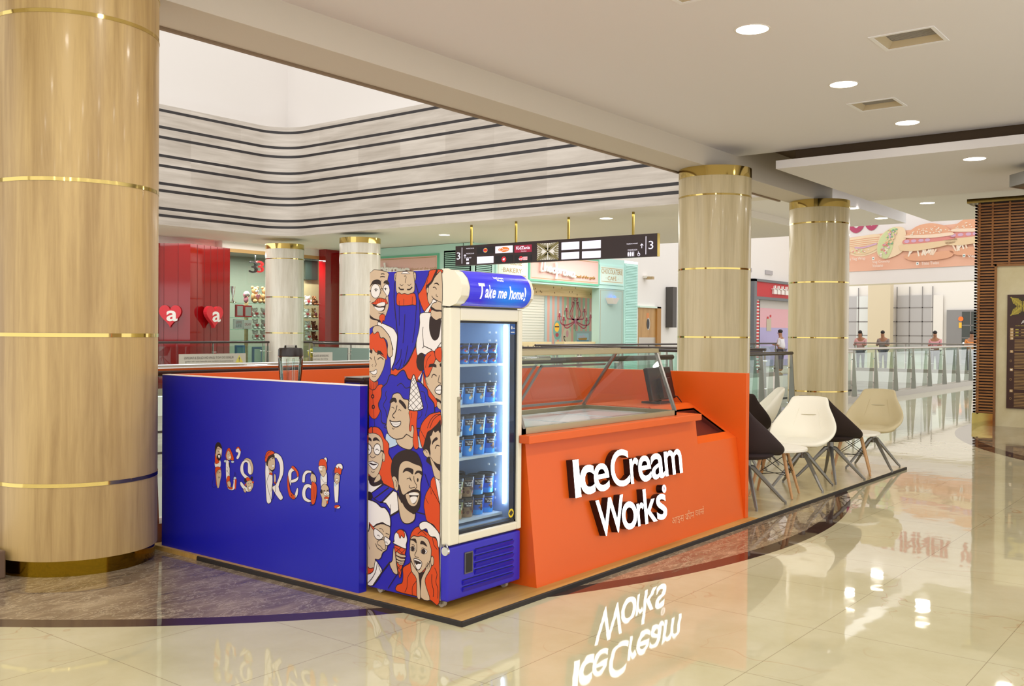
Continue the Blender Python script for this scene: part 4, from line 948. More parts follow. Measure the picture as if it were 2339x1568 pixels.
def headmat():
    m = bpy.data.materials.new('header_print'); m.use_nodes = True; nt = m.node_tree; b = nt.nodes['Principled BSDF']; g = nd(nt, 'ShaderNodeNewGeometry')
    v = nd(nt, 'ShaderNodeVectorMath', operation='SUBTRACT', i0=g.outputs['Position'], i1=(4.42, 3.46, 1.76)); v2 = nd(nt, 'ShaderNodeVectorMath', operation='MULTIPLY', i0=v.outputs[0], i1=(3.6, 3, 8)); ln_ = nd(nt, 'ShaderNodeVectorMath', operation='LENGTH', i0=v2.outputs[0])
    r = nd(nt, 'ShaderNodeValToRGB', i0=ln_.outputs['Value']); e = r.color_ramp.elements; e[0].position = .25; e[0].color = lin('0a6fd8'); e[1].position = .95; e[1].color = lin('2c26c4')
    nt.links.new(r.outputs[0], b.inputs['Base Color']); nt.links.new(r.outputs[0], b.inputs['Emission Color']); b.inputs['Emission Strength'].default_value = .45; b.inputs['Roughness'].default_value = .25
    return m
HEADM = headmat(); h = MB(); nu = 14
for i in range(nu):
    for k in range(24):
        u0, u1 = 4.055+.555*i/nu, 4.055+.555*(i+1)/nu; v0, v1 = .012+(hl[-1]-.03)*k/24, .012+(hl[-1]-.03)*(k+1)/24
        h.quad(HEAD(u0, v0), HEAD(u1, v0), HEAD(u1, v1), HEAD(u0, v1), HEADM)
h.build('header_panel', canopy, True, ang=180)
L_ = hl[-1]; hw = mat('header_letters', 'f4f2f6', .5, emit=.35)
for s_, a, b_, c, d in (('T', 4.13, 4.183, .085, .172), ('a', 4.186, 4.218, .093, .142), ('k', 4.221, 4.25, .09, .165), ('e', 4.248, 4.28, .092, .14), ('m', 4.303, 4.348, .093, .136), ('e', 4.35, 4.38, .093, .136), ('h', 4.406, 4.438, .09, .165), ('o', 4.44, 4.468, .092, .135), ('m', 4.471, 4.51, .093, .135), ('e', 4.512, 4.538, .092, .135), ('!', 4.545, 4.56, .084, .165)):
    MB().text(s_, HEAD, a, b_, c, d, hw, .001, 0, .025, None, 3, 6).build('header_letter', canopy)
MB().text('IceCream', HEAD, 4.285, 4.375, .207, .222, hw, .002, 0, .03).text('Works', HEAD, 4.305, 4.365, .19, .204, hw, .002, 0, .03).build('header_logo', canopy)
MB().box(4.02, 3.55, 1.69, 4.60, 3.60, 1.70, DARK).build('canopy_gap', fr)
# lower grille
gr = MB(); gy = 3.545
gr.box(fx0, gy, .075, fx1+.015, fy0+.0, .372, INTB); gb = gr.build('lower_panel', fr, bevel=.01)
sl_ = MB(); GF = pl((0, gy, 0), (1, 0, 0), (0, 0, 1), (0, -1, 0))
for k in range(6):
    z = .118+.039*k; x_l = 4.11 if k < 2 else 4.215
    sl_.add([GF(a, b_, c) for a in (x_l, 4.565) for b_, c in ((z-.012, .001), (z+.012, .014), (z+.014, .001))], [(0, 1, 4, 3), (1, 2, 5, 4), (0, 2, 1), (3, 4, 5)], INTB)
    sl_.rect(x_l, z+.014, 4.565, z+.019, GF, .001, mat('slot_dark', '110c3c', .6))
sl_.build('louvres', gb)
MB().prism([(4.125, .205), (4.195, .205), (4.195, .325), (4.125, .325)], GF, 0, .006, mat('display_frame', '5a5660', .4)).rect(4.132, .212, 4.188, .318, GF, .0065, BLACK).build('display_window', gb)
for x, y in ((4.03, 3.62), (4.58, 3.62), (4.03, 4.1), (4.58, 4.1)):
    c = MB(); c.box(x-.03, y-.03, .068, x+.03, y+.03, .076, GREYM); c.tube([(x-.012, y, .052), (x+.012, y, .052)], .022, mat('castor', 'b9b0a0', .4), 14); c.box(x-.02, y-.01, .05, x-.014, y+.01, .07, GREYM); c.box(x+.014, y-.01, .05, x+.02, y+.01, .07, GREYM); c.build('castor', fr)
pk = thing('padlock', 'small round chrome padlock hanging at the lower left of the fridge door', 'padlock', (3.985, 3.56, .36))
MB().tube([(3.975, 3.557, .355), (3.99, 3.557, .355)], .024, CHROME, 20).build('body', pk, True); MB().tube([(3.982, 3.557+.012*math.cos(a), .378+.016*math.sin(a)) for a in [k*PI/8 for k in range(9)]], .004, CHROME, 8).build('shackle', pk, True)

# ---------------------------------------------------------------- ice cream tubs
def make_tub(kind, r, h_, body, low, spot):
    t = thing('ice_cream_tub', 'tub', 'ice cream tub')
    c = MB(); c.lathe([(r*.80, 0), (r*.84, h_*.25)], (0, 0, 0), low, 20, True); c.lathe([(r*.84, h_*.25), (r*.97, h_*.84)], (0, 0, 0), body, 20, False); cup = c.build('cup', t, True)
    MB().lathe([(r, h_*.83), (r*1.04, h_*.84), (r*1.04, h_*.98), (r*.98, h_*.995), (r*.9, h_*.97)], (0, 0, 0), BLACK if kind < 3 else mat('lid_black', '15100f', .2), 24).build('lid', t, True)
    def CY(a, b_, w_=0.):  # wrapped on the cup, facing the door and the aisle
        rr = r*(.84+.13*(b_/h_-.25)/.59)+.0006+w_; an = -PI/2-.45+a/r
        return Vector((rr*math.cos(an), rr*math.sin(an), b_))
    l = MB(); q = [(-.6*r, .52*h_), (.5*r, .58*h_), (.55*r, .8*h_), (-.5*r, .78*h_), (-.62*r, .7*h_)]
    n = 6
    for k in range(n): l.flat([(-.6*r+1.15*r*k/n, .5*h_), (-.6*r+1.15*r*(k+1)/n, .5*h_), (-.6*r+1.15*r*(k+1)/n, .8*h_), (-.6*r+1.15*r*k/n, .8*h_)], CY, 0, mat('logo_patch', '2a1c26', .5))
    if r > .04: l.text('Ice Cream', CY, -.5*r, .5*r, .66*h_, .75*h_, LETW, .0006, 0, .03, None, 1).text('Works', CY, -.3*r, .4*r, .54*h_, .63*h_, LETW, .0006, 0, .03, None, 1)
    l.build('logo', cup)
    s_ = MB(); rnd = random.Random(kind)
    for k in range(3 if kind < 3 else 14):
        a, b_ = (.25*r+rnd.uniform(-.2, .2)*r, (.3+.07*k)*h_) if kind < 3 else (rnd.uniform(-1.3, 1.3)*r, rnd.uniform(.2, .55)*h_)
        w2 = rnd.uniform(.12, .24)*r; s_.flat([(a+w2*math.cos(j*PI/4), b_+w2*math.sin(j*PI/4)) for j in range(8)], CY, .0004+.0001*k, spot[k % len(spot)])
    s_.build('flavour_picture', cup)
    return t
tb_ = mat('tub_blue', '2a97ea', .3); tw_ = mat('tub_pale', 'bcdcf2', .35); dkb = mat('tub_deep', '2a66cc', .3)
sp1 = [mat('choc', '4a2a22', .5), mat('choc2', '6b4436', .5), mat('straw', 'd0393c', .5)]; sp2 = [mat('van', 'e8dfc0', .5), mat('van2', 'c9b88a', .5), mat('nut', 'a87a40', .5)]
sp3 = [mat('chip_y', 'd9c05a', .5), mat('chip_g', '8fae4a', .5), mat('chip_c', 'efe6c0', .5), mat('chip_r', 'b8603a', .5)]
KINDS = [make_tub(0, .05, .117, tb_, tw_, sp1), make_tub(1, .05, .117, tb_, tb_, sp2), make_tub(2, .05, .117, dkb, tb_, [sp1[0], sp1[1], sp2[2]]), make_tub(3, .05, .117, mat('tub_green', 'a8b070', .4), mat('tub_tan', 'c2a070', .4), sp3), make_tub(4, .05, .117, mat('tub_brown', '8a6c50', .4), mat('tub_brown2', '9a7a58', .4), sp1),
    make_tub(5, .037, .059, dkb, tb_, [sp1[0], sp1[2], sp2[0]])]
KN = ['blue and white', 'bright blue', 'deep blue', 'pale green patterned', 'brown', 'small blue']
ORD = ['leftmost', 'second from left', 'third from left', 'rightmost']; used = set()
def tub(k, x, y, z, label, group):
    if k not in used: used.add(k); KINDS[k].location = (x, y, z+.001); KINDS[k]['label'] = label; KINDS[k]['group'] = group; return
    dup(KINDS[k], (x, y, z+.001), 0, label, group)
for lv in range(2):
    for i in range(5): tub(5, 4.2+.086*i, 3.70, 1.372+.0595*lv, f"small blue ice cream cup, {['leftmost', 'second from left', 'third from left', 'fourth from left', 'rightmost'][i]} of {['lower', 'upper'][lv]} layer on the top shelf", 'ice cream cups on the top shelf')
XS = [4.235, 4.335, 4.435, 4.533]
for i, k in enumerate((0, 1, 1, 2)): tub(k, XS[i], 3.715, 1.139, f'{KN[k]} ice cream tub, {ORD[i]} on the single-layer second shelf', 'ice cream tubs on the second shelf')
for lv in range(2):
    for i, k in enumerate((0, 1, 1, 2)): tub(k, XS[i], 3.715, .836+.119*lv, f"{KN[k]} ice cream tub, {ORD[i]} in the {['lower', 'upper'][lv]} row, third shelf", 'ice cream tubs on the third shelf')
for lv in range(2):
    for i, k in enumerate((3, 4, 2, 2)): tub(k, XS[i], 3.715+.004*i, .478+.119*lv, f"{KN[k]} ice cream tub, {ORD[i]} in the {['lower', 'upper'][lv]} row, bottom shelf", 'ice cream tubs on the bottom shelf')
for lv in range(2):
    for i in range(3): tub(4, 4.2+.115*i, 3.87, .478+.119*lv, f"rear {['lower', 'upper'][lv]} brown ice cream tub, {['left', 'middle', 'right'][i]} of three, bottom shelf", 'rear ice cream tubs on the bottom shelf')

# ---------------------------------------------------------------- chairs and tables
def make_chair(label, m, leather):
    t = thing('shell_chair', label, 'chair', (0, 0, 0), 0, 'shell chairs on the platform')
    ce_ = [(.27, .462), (.20, .488), (.02, .468), (-.13, .474), (-.20, .53), (-.245, .63), (-.285, .76), (-.325, .915)]
    ed = [(.26, .465), (.20, .51), (.10, .56), (.0, .61), (-.07, .665), (-.14, .74), (-.225, .83), (-.30, .905)]
    hw_ = [.20, .275, .315, .32, .30, .25, .19, .18]; NS = 9; vs = []
    for k in range(8):
        for j in range(NS):
            u = -1+2*j/(NS-1); q = abs(u)**2.3
            f_, z = ce_[k][0]+(ed[k][0]-ce_[k][0])*q, ce_[k][1]+(ed[k][1]-ce_[k][1])*q
            vs.append(Vector((f_, hw_[k]*u*(1-.04*q), z)))
    o = MB().add(vs, [(k*NS+j, k*NS+j+1, (k+1)*NS+j+1, (k+1)*NS+j) for k in range(7) for j in range(NS-1)], m).build('shell', t, True, ang=180)
    s_ = o.modifiers.new('thick', 'SOLIDIFY'); s_.thickness = .045; s_.offset = -1
    s_ = o.modifiers.new('sub', 'SUBSURF'); s_.levels = 2; s_.render_levels = 2
    b = MB(); b.ball((-.0, 0, .455), (.24, .235, .05), m, 10); b.build('seat_base', t, True)
    if leather:
        MB().tube([(-.262, y, .715-.0) for y in (-.1, -.05, 0, .05, .1)], .004, mat('seam', 'b9b193', .6), 6).build('back_seam', o, True)
        for j in (2, 6): MB().tube([vs[k*NS+j]+Vector((.004, 0, .004)) for k in (6, 5, 4, 3, 2)], .003, m, 6).build('side_seam', o, True)
    MB().tube([(0, 0, .30), (0, 0, .43)], .035, GREYM, 14).build('hub', t, True)
    for a in range(4):
        u = PI/4+a*PI/2; c, s2 = math.cos(u), math.sin(u); l = MB()
        P = [(.0, .345), (.05, .335), (.33, .035), (.35, .022), (.35, .0)]; R_ = [.022, .022, .014, .012, .011]
        l.tube([(c*r, s2*r, z) for r, z in P], R_, GREYM, 6); l.build('leg', t, True)
    return t
zp = .03
A = make_chair('dark charcoal shell chair turned away, partly hidden by the orange end partition', CHAR, False); A.location = (8.22, 3.72, zp); A.rotation_euler.z = -.12
C_ = make_chair('white shell chair in the middle, facing the kiosk and the camera', LEATH, True); C_.location = (9.48, 3.70, zp); C_.rotation_euler.z = PI+.16
D = dup(A, (10.2, 3.68, zp), -.28, 'dark brown shell chair back to back with the middle white chair'); 
for ch in D.children:
    if ch.name.startswith(('shell', 'seat_base')): ch.data = ch.data.copy(); ch.data.materials[0] = DBROWN
E_ = make_chair('cream shell chair at the far right end of the platform', LEATH2, True); E_.location = (11.42, 3.62, zp); E_.rotation_euler.z = PI+.12
dup(C_, (11.0, 4.9, zp), PI-.98, 'white shell chair behind, seen from its side in front of the far column')
F_ = dup(D, (10.05, 4.62, zp), .3, 'dark shell chair barely showing above the charcoal one beside the orange partition')
def make_table(label):
    t = thing('round_side_table', label, 'table', (0, 0, 0), 0, 'low round tables between the chairs')
    MB().lathe([(.29, .43), (.30, .434), (.30, .454), (.296, .458)], (0, 0, 0), WTOP, 48).build('table_top', t, True)
    wi = MB(); tops, bots = [], []
    for a in range(4):
        u = PI/4+a*PI/2+.22; c, s2 = math.cos(u), math.sin(u); p0, p1 = Vector((.13*c, .13*s2, .43)), Vector((.28*c, .28*s2, 0))
        MB().tube([p0, p0.lerp(p1, .5), p1], [.017, .016, .011], BEECH, 12).build('leg', t, True); tops.append(p0.lerp(p1, .1)); bots.append(p0.lerp(p1, .52))
    for a in range(4):
        wi.tube([tops[a], bots[(a+1) % 4]], .0035, BLACK, 6); wi.tube([tops[(a+1) % 4], bots[a]], .0035, BLACK, 6)
    wi.tube([bots[0], bots[2]], .0035, BLACK, 6); wi.tube([bots[1], bots[3]], .0035, BLACK, 6)
    wi.build('wire_brace', t)
    return t
T1 = make_table('low white round table between the charcoal chair and the middle white chair'); T1.location = (8.86, 3.73, .035)
dup(T1, (10.83, 3.67, .035), .1, 'low white round table between the dark brown chair and the cream chair')

# ---------------------------------------------------------------- glass railings
def railing(p0, p1, n, label, top=1.28, rail=DRAIL, post=POSTM, flip=1, glass_m=GLASSG, r=.03, face=None, ends=True, ph=0.):
    p0, p1 = Vector((*p0, 0)), Vector((*p1, 0)); d = (p1-p0); L = d.length; d.normalize(); s = Vector((-d.y, d.x, 0))*flip
    t = thing('glass_railing', label, 'railing', p0, 0, 'glass railings around the voids'); up_ = Vector((0, 0, 1))
    o = MB(); o.tube([p0+up_*(top-r), p1+up_*(top-r)], r, rail, 12); o.build('handrail', t, True)
    MB().add([p0+s*a+up_*b for a, b in ((-.1, 0), (.1, 0), (.1, .14), (-.1, .14))]+[p1+s*a+up_*b for a, b in ((-.1, 0), (.1, 0), (.1, .14), (-.1, .14))], [(0, 1, 2, 3), (7, 6, 5, 4), (0, 4, 5, 1), (1, 5, 6, 2), (2, 6, 7, 3), (3, 7, 4, 0)], mat('kerb_stone', '968c80', .3, bump=(8, .1))).build('kerb', t)
    for k in range(n):
        u = (k+ph+.02)/(n-1+.04) if n > 1 else .5; q = p0+d*(L*u); b = MB()
        pr = [(-.09, .10), (.05, .10), (.02, top-.06), (-.015, top-.06)]
        b.add([q+s*a+up_*z+d*e for e in (-.012, .012) for a, z in pr], [(0, 1, 2, 3), (7, 6, 5, 4), (0, 4, 5, 1), (1, 5, 6, 2), (2, 6, 7, 3), (3, 7, 4, 0)], post)
        b = b.build('post', t); c = MB()
        for z in (top-.28, .4): c.tube([q-d*.07+s*.04+up_*z, q+d*.07+s*.04+up_*z], .012, CHROME, 6)
        c.build('glass_clamp', b)
    for k in range(max(1, n-1)):
        u0, u1 = k/max(1, n-1), (k+1)/max(1, n-1); a, b = p0+d*(L*u0+.04)+s*.05, p0+d*(L*u1-.04)+s*.05
        MB().quad(a+up_*.16, b+up_*.16, b+up_*(top-.13), a+up_*(top-.13), glass_m).build('glass_panel', t)
    return t
railing((4.0, 6.5), (11.9, 6.5), 7, 'glass railing with the sky reflected along its top, running behind the whole kiosk', rail=DRAIL, r=.035)
MB().tube([(4.0, 6.49, 1.272), (9.0, 6.49, 1.272)], .03, CHROME, 12).build('sky_glint_tube', bpy.data.objects['glass_railing'], True)  # bright tube added as the sky's reflection on the handrail top
railing((13.72, 6.55), (16.25, 6.55), 5, 'short dark railing between the two columns behind the chairs')
railing((21.35, 7.75), (35.75, 7.75), 10, 'long glass railing with grey posts right of the far column', rail=mat('rail_grey', 'b3aca6', .3, .5), post=mat('post_grey', 'a9a6a0', .35, .4))
railing((16.5, 7.2), (16.5, 13.2), 5, 'dark railing beyond the display freezer on the far side of the atrium')
railing((16.5, 16.5), (16.5, 19.3), 3, 'railing stub beside the fridge at the bakery corner', top=1.3)
railing((16.9, 21.9), (19.0, 20.4), 3, 'railing right of the pale column by the toy shop', top=1.3)
railing((11.5, 21.4), (16.75, 21.4), 4, 'railing with a printed notice in front of the red shop pier', top=1.3, flip=-1)
railing((19.9, 8.6), (19.9, 14.6), 6, 'far railing of the bakery side, short posts'); railing((20.4, 15.15), (36, 15.15), 9, 'railing far beyond the columns in front of the red takeaway'); railing((44.2, 8.2), (44.2, 14.9), 7, 'farthest railing where people lean', rail=POSTM)
nt_ = MB(); NP = pl((0, 21.33, 0), (1, 0, 0), (0, 0, 1), (0, -1, 0)); NM = mat('notice_film', 'b8b3a6', .5)
nt_.rect(13.95, .68, 15.95, .98, NP, 0, NM); NT = mat('notice_text', '5f5a52', .5); MIR = pl((15.55, 21.32, .68), (-1, 0, 0), (0, 0, 1), (0, -1, 0))
nt_.text('PLEASE DO NOT LEAN ON GLASS & RAILING', MIR, 0, 1.45, .17, .23, NT).text('unaccompanied children not allowed near the railing', MIR, 0, 1.42, .08, .13, NT)
nt_.flat([(15.62, .74), (15.86, .74), (15.74, .94)], NP, .003, mat('notice_yellow', 'cfc45a', .5)).text('!', NP, 15.72, 15.76, .77, .88, NT, .005)
tag(nt_.build('glass_notice'), 'printed warning notice on the railing glass below the heart signs, seen from behind', 'notice')

# ---------------------------------------------------------------- hanging directory sign
hs = thing('hanging_sign', 'long dark brown directory sign hung on four brass rods above the fridge', 'sign', (17.5, 12.6, 3.4))
MB().box(17.5, 9.92, 3.15, 17.6, 15.38, 3.62, DSIGN).box(17.5, 9.915, 3.15, 17.6, 9.92, 3.62, BRASS).build('board', hs)
for y in (14.93, 13.6, 12.15, 10.52): MB().box(17.53, y-.02, 3.62, 17.57, y+.02, 4.1, BRASS).build('hanging_rod', hs)
HP = pl((17.499, 15.38, 3.15), (0, -1, 0), (0, 0, 1), (-1, 0, 0))
# u along the board; each tile sits on its perspective-free place
def hu(px):  # proportion along the board, near end compressed less
    return {165: 0., 230: .21, 360: .60, 380: .67, 535: 1.17, 555: 1.22, 720: 1.73, 737: 1.78, 905: 2.27, 940: 2.38, 1170: 3.02, 1190: 3.08, 1367: 3.55, 1392: 3.62, 1578: 4.10, 1810: 4.74, 1910: 5.0, 1990: 5.2}[px]
LB = mat('logo_black', '140e12', .3); CRI = mat('logo_crimson', '9c1038', .4, emit=.25)
disc = lambda cx, cy, rx, ry, n=20: [(cx+rx*math.cos(k*2*PI/n), cy+ry*math.sin(k*2*PI/n)) for k in range(n)]
TILES = [MB().rect(hu(a), z0, hu(b), z1, HP, .002, m).build('logo_tile', hs) for a, b, z0, z1, m in ((380, 535, .255, .41, LB), (380, 535, .03, .19, LITW), (555, 720, .245, .405, LITW), (555, 720, .02, .185, LB), (737, 905, .235, .40, CRI), (737, 905, .02, .175, LB), (1190, 1367, .235, .40, LITW), (1190, 1367, .03, .18, LITW), (1392, 1578, .23, .40, LITW), (1392, 1578, .03, .18, LITW))]
RL = mat('logo_red', 'c8232e', .4, emit=.3); OL = mat('logo_orange', 'e07a2a', .4, emit=.3); YL = mat('logo_yellow', 'e8b23c', .4, emit=.3); BLL = mat('logo_navy', '23308c', .4, emit=.2)
MB().flat(disc(.92, .33, .075, .06), HP, .003, BLL).flat(disc(.925, .332, .062, .052), HP, .0035, YL).flat(disc(.925, .332, .058, .03), HP, .004, RL).build('emblem', TILES[0])
MB().flat(disc(1.47, .325, .16, .06), HP, .003, OL).ribbon([(1.40+.05*math.cos(a), .325+.04*math.sin(a)) for a in [k*.35+.6 for k in range(15)]], .014, HP, .004, LITW).text('atrium', HP, 1.44, 1.6, .305, .335, LITW, .004).build('emblem', TILES[2])
MB().text('KidZania', HP, 1.83, 2.22, .30, .375, LITW, .004, 0, .02).text('Mumbai', HP, 1.97, 2.12, .25, .275, LITW, .004).build('emblem', TILES[4])
MB().flat(disc(1.475, .10, .07, .065), HP, .003, RL).flat([(1.44, .10), (1.475, .13), (1.51, .115), (1.49, .105), (1.5, .08), (1.45, .075)], HP, .004, LITW).build('emblem', TILES[3])
MB().flat(disc(1.97, .10, .055, .055), HP, .003, RL).text('wtf', HP, 1.9, 2.03, .065, .125, LITW, .004).rect(2.03, .06, 2.15, .135, HP, .003, mat('logo_pale_pink', 'e8b9c2', .5, emit=.4)).text('FUN', HP, 2.04, 2.145, .07, .125, RL, .004).build('emblem', TILES[5])
MB().text('3', HP, .045, .15, .15, .32, LITW, .003).build('level_number', hs); MB().text('3', HP, 5.26, 5.37, .15, .32, LITW, .003).build('level_number', hs)
MB().rect(.2, .05, .215, .43, HP, .003, LITW).build('divider', hs); MB().rect(5.19, .05, 5.205, .42, HP, .003, LITW).build('divider', hs)
for s_, a, b, c, d in (('PARKING N4-N6', .34, .58, .385, .41), ('PARKING U6-U8', .34, .58, .265, .29), ('LIFT LOBBY', .34, .5, .165, .19), ('NORTH WING', 4.74, 5.0, .27, .30), ('WASHROOM', 4.76, 4.99, .14, .17)): MB().text(s_, HP, a, b, c, d, LITW, .003).build('direction_text', hs)
for cx, cy in ((.30, .21), (5.1, .22)): MB().ribbon([(cx, cy-.04), (cx, cy+.05)], .014, HP, .003, LITW).ribbon([(cx-.035, cy+.015), (cx, cy+.052), (cx+.035, cy+.015)], .014, HP, .003, LITW).build('arrow', hs)
def pict(o, cx, cy, h_): return o.flat(disc(cx, cy+h_*.43, .013, .013, 8), HP, .003, LITW).flat([(cx-.018, cy-h_*.1), (cx-.018, cy+h_*.3), (cx+.018, cy+h_*.3), (cx+.018, cy-h_*.1), (cx+.012, cy-h_*.5), (cx-.012, cy-h_*.5)], HP, .003, LITW)
for k in range(3): pict(MB(), 4.78+.055*k, .07, .09).rect(4.805+.055*k, .02, 4.809+.055*k, .12, HP, .003, LITW).build('pictogram', hs)
MB().ribbon(disc(5.03, .055, .028, .03), .008, HP, .003, LITW, True).ribbon([(5.02, .12), (5.02, .07), (5.045, .07), (5.06, .04)], .01, HP, .003, LITW).build('pictogram', hs)
pict(pict(MB(), .36, .135, .05), .40, .135, .05).rect(.345, .03, .43, .075, HP, .003, LITW).build('pictogram', hs)
lf = MB(); LFM = mat('leaf_brass', '8d835a', .4, .6); lf.rect(2.42, .04, 3.0, .41, HP, .001, LETW)
for fl_ in (0, 1):
    X = lambda a: 2.42+(a if not fl_ else .58-a)
    lf.ribbon([(X(.0), .04), (X(.29), .225), (X(.0), .41)], .05, HP, .004, LFM)
    for k in range(7):
        y0 = .05+.05*k; lf.ribbon([(X(.0), y0), (X(.10+.02*(k % 3)), .225+(y0-.225)*.5)], .024, HP, .003, LFM)
    for k in range(5): lf.ribbon([(X(.06+.05*k), .41), (X(.27), .26)], .02, HP, .003, LFM).ribbon([(X(.06+.05*k), .04), (X(.27), .19)], .02, HP, .003, LFM)
lf.build('leaf_panel', hs)

# ---------------------------------------------------------------- corner bakery
bk = thing('bakery_front', 'mint and pink corner bakery shop front below the hanging sign', 'shop', (24.5, 17.6, 0))
BF = pl((0, 17.6, 0), (1, 0, 0), (0, 0, 1), (0, -1, 0)); LFc = pl((20.8, 0, 0), (0, -1, 0), (0, 0, 1), (-1, 0, 0))
MB().box(20.8, 17.6, 3.08, 28.8, 18.0, 4.09, GREENF).build('fascia', bk)
def louver(u0, u1, z0, z1, P, m=GREENF):
    o = MB(); o.prism([(u0, z0), (u1, z0), (u1, z1), (u0, z1)], P, -.05, .0, m); n = int((z1-z0)/.055)
    for k in range(n): z = z0+.03+(z1-z0-.06)*k/n; o.add([P(a, b, c) for a in (u0+.05, u1-.05) for b, c in ((z, .03), (z+.035, .002), (z, .002))], [(0, 1, 4, 3), (0, 2, 1), (3, 4, 5), (0, 3, 5, 2)], m)
    o.build('louvre_panel', bk)
louver(20.85, 21.6, 3.1, 4.0, BF); louver(28.83, 29.7, 0, 4.0, BF)
def framed(u0, u1, z0, z1, P, face, name, edge=GREENF):
    o = MB(); o.prism([(u0-.06, z0-.06), (u1+.06, z0-.06), (u1+.06, z1+.06), (u0-.06, z1+.06)], P, .0, .04, edge); o.rect(u0, z0, u1, z1, P, .041, face); o.ribbon([(u0+.04, z0+.04), (u1-.04, z0+.04), (u1-.04, z1-.04), (u0+.04, z1-.04)], .018, P, .043, GOLDT, True); return o.build(name, bk)
framed(21.8, 23.2, 3.22, 3.92, BF, CREAMP, 'bakery_panel'); framed(23.38, 27.1, 3.2, 3.95, BF, PINK, 'name_panel', MINT2); framed(27.25, 28.66, 3.27, 3.8, BF, CREAMP, 'cafe_panel')
for s_, a, b, c, d, nm in (('PATISSERIE', 22.05, 22.95, 3.56, 3.7, 0), ('·BAKERY·', 22.0, 23.0, 3.33, 3.46, 0), ('CHOCOLATERIE', 27.3, 28.6, 3.57, 3.73, 0), ('· CAFÉ ·', 27.55, 28.35, 3.36, 3.53, 0), ('food of the gods', 25.75, 26.88, 3.32, 3.44, .03)): MB().text(s_, BF, a, b, c, d, GOLDT, .045, nm).build('gold_lettering', bk)
def script(P, x0, x1, z0, z1, name):
    o = MB(); W_ = x1-x0; H_ = z1-z0; X = lambda a, b: (x0+a*W_, z0+b*H_)
    S_ = [[(.0, .93), (.05, 1.0), (.16, .97)], [(.08, .97), (.06, .4), (.10, .36)], [(.15, .95), (.15, .36), (.19, .62), (.23, .6), (.23, .36)], [(.27, .5), (.33, .55), (.31, .65), (.27, .55), (.29, .36), (.36, .42)], [(.44, .55), (.38, .55), (.38, .34), (.44, .34), (.46, .5), (.42, .6)], [(.47, .95), (.49, .3), (.47, -.05)], [(.49, .5), (.55, .55), (.55, .36), (.5, .32)], [(.59, .58), (.60, .3), (.62, .5), (.67, .52)], [(.74, .5), (.69, .5), (.69, .26), (.75, .27), (.75, .48), (.72, .52)], [(.78, .5), (.78, .22), (.82, .45), (.84, .24), (.88, .44), (.89, .2)], [(1.0, .4), (.93, .42), (.91, .2), (.98, .2), (1.0, .4), (1.0, .16), (1.04, .2)]]
    for q in S_:
        p = crom([X(*k) for k in q], False, 4); n = len(p)
        o.tube([P(a.x, a.y, .11) for a in p], .035, LETW, 6)
    o.build(name, bk, True)
script(BF, 23.72, 25.6, 3.27, 3.78, 'script_letters')
# left-hand face of the corner
MB().box(20.8, 17.98, 3.08, 21.2, 23.3, 4.09, GREENF).build('side_fascia', bk); LS = pl((20.8, 0, 0), (0, -1, 0), (0, 0, 1), (-1, 0, 0))
framed(-21.3, -18.95, 3.2, 3.78, LS, PINK, 'side_name_panel', MINT2); script(LS, -21.9, -20.0, 3.25, 3.66, 'side_script'); MB().text('food of the gods', LS, -19.95, -18.95, 3.36, 3.46, GOLDT, .045).build('side_lettering', bk); louver(-18.72, -17.7, .0, 3.9, LS); louver(-23.25, -22.5, 0, 4.05, LS, MINT2)
MB().quad((20.85, 18.7, 0), (20.85, 23.1, 0), (20.85, 23.1, 3.1), (20.85, 18.7, 3.1), GREENF).build('side_wall', bk)
# interior seen under the fascia
KNOT = grainmat('knotty_pine', 'c9a06a', 'e2c08f', (1, 1, 14), .5)
MB().box(23.0, 18.15, 2.78, 28.3, 18.5, 3.12, KNOT).build('timber_pelmet', bk); kn = MB(); KP = pl((0, 18.15, 0), (1, 0, 0), (0, 0, 1), (0, -1, 0)); [kn.flat(disc(24.2+random.uniform(0, 3.9), 2.83+random.uniform(0, .25), .02, .03, 8), KP, .002, mat('knot', '6a4020', .6)) for _ in range(14)]; kn.build('timber_knots', bk)
MB().box(27.25, 17.62, 0, 28.8, 17.9, 3.1, mat('mint_grey', 'a9c4bc', .5)).build('mint_pier', bk); o = MB(); o.ribbon([(27.33, .1), (28.7, .1), (28.7, 3.02), (27.33, 3.02)], .012, BF, -.015, GOLDT, True); o.build('pier_line', bk)
sc_ = MB(); SW_ = mat('sconce_white', 'd8d2cd', .5); sc_.add([BF(a, b, c) for a, b, c in ((27.6, 2.77, .0), (28.28, 2.77, .0), (28.15, 2.77, .22), (27.75, 2.77, .22), (27.75, 2.57, 0), (28.15, 2.57, 0), (28.05, 2.57, .16), (27.85, 2.57, .16))], [(3, 2, 6, 7), (0, 3, 7, 4), (2, 1, 5, 6), (4, 7, 6, 5)], SW_); sc_.flat(disc(27.98, 2.80, .10, .05), BF, .12, mat('sconce_blue_lamp', '3a50ff', .5, emit=6.)); sc_.build('wall_sconce', bk)
MB().quad((22.0, 19.6, 0), (30.5, 19.6, 0), (30.5, 19.6, 3.1), (22.0, 19.6, 3.1), mat('white_boards', 'd9dbd4', .5)).quad((22, 18.5, 2.95), (30.5, 18.5, 2.95), (30.5, 19.6, 2.95), (22, 19.6, 2.95), WHITE).build('back_wall', bk)
BW = pl((0, 19.59, 0), (1, 0, 0), (0, 0, 1), (0, -1, 0)); o = MB(); SC3 = [mat('stripe_pink', 'd9a79c', .6), mat('stripe_mint', 'a3c9b0', .6), mat('stripe_blue', 'a9c3c9', .6)]
for k in range(24): o.rect(26.9+.145*k, .3, 26.9+.145*(k+1), 2.95, BW, .002, SC3[0] if k % 2 else SC3[2 if k < 8 else 1])
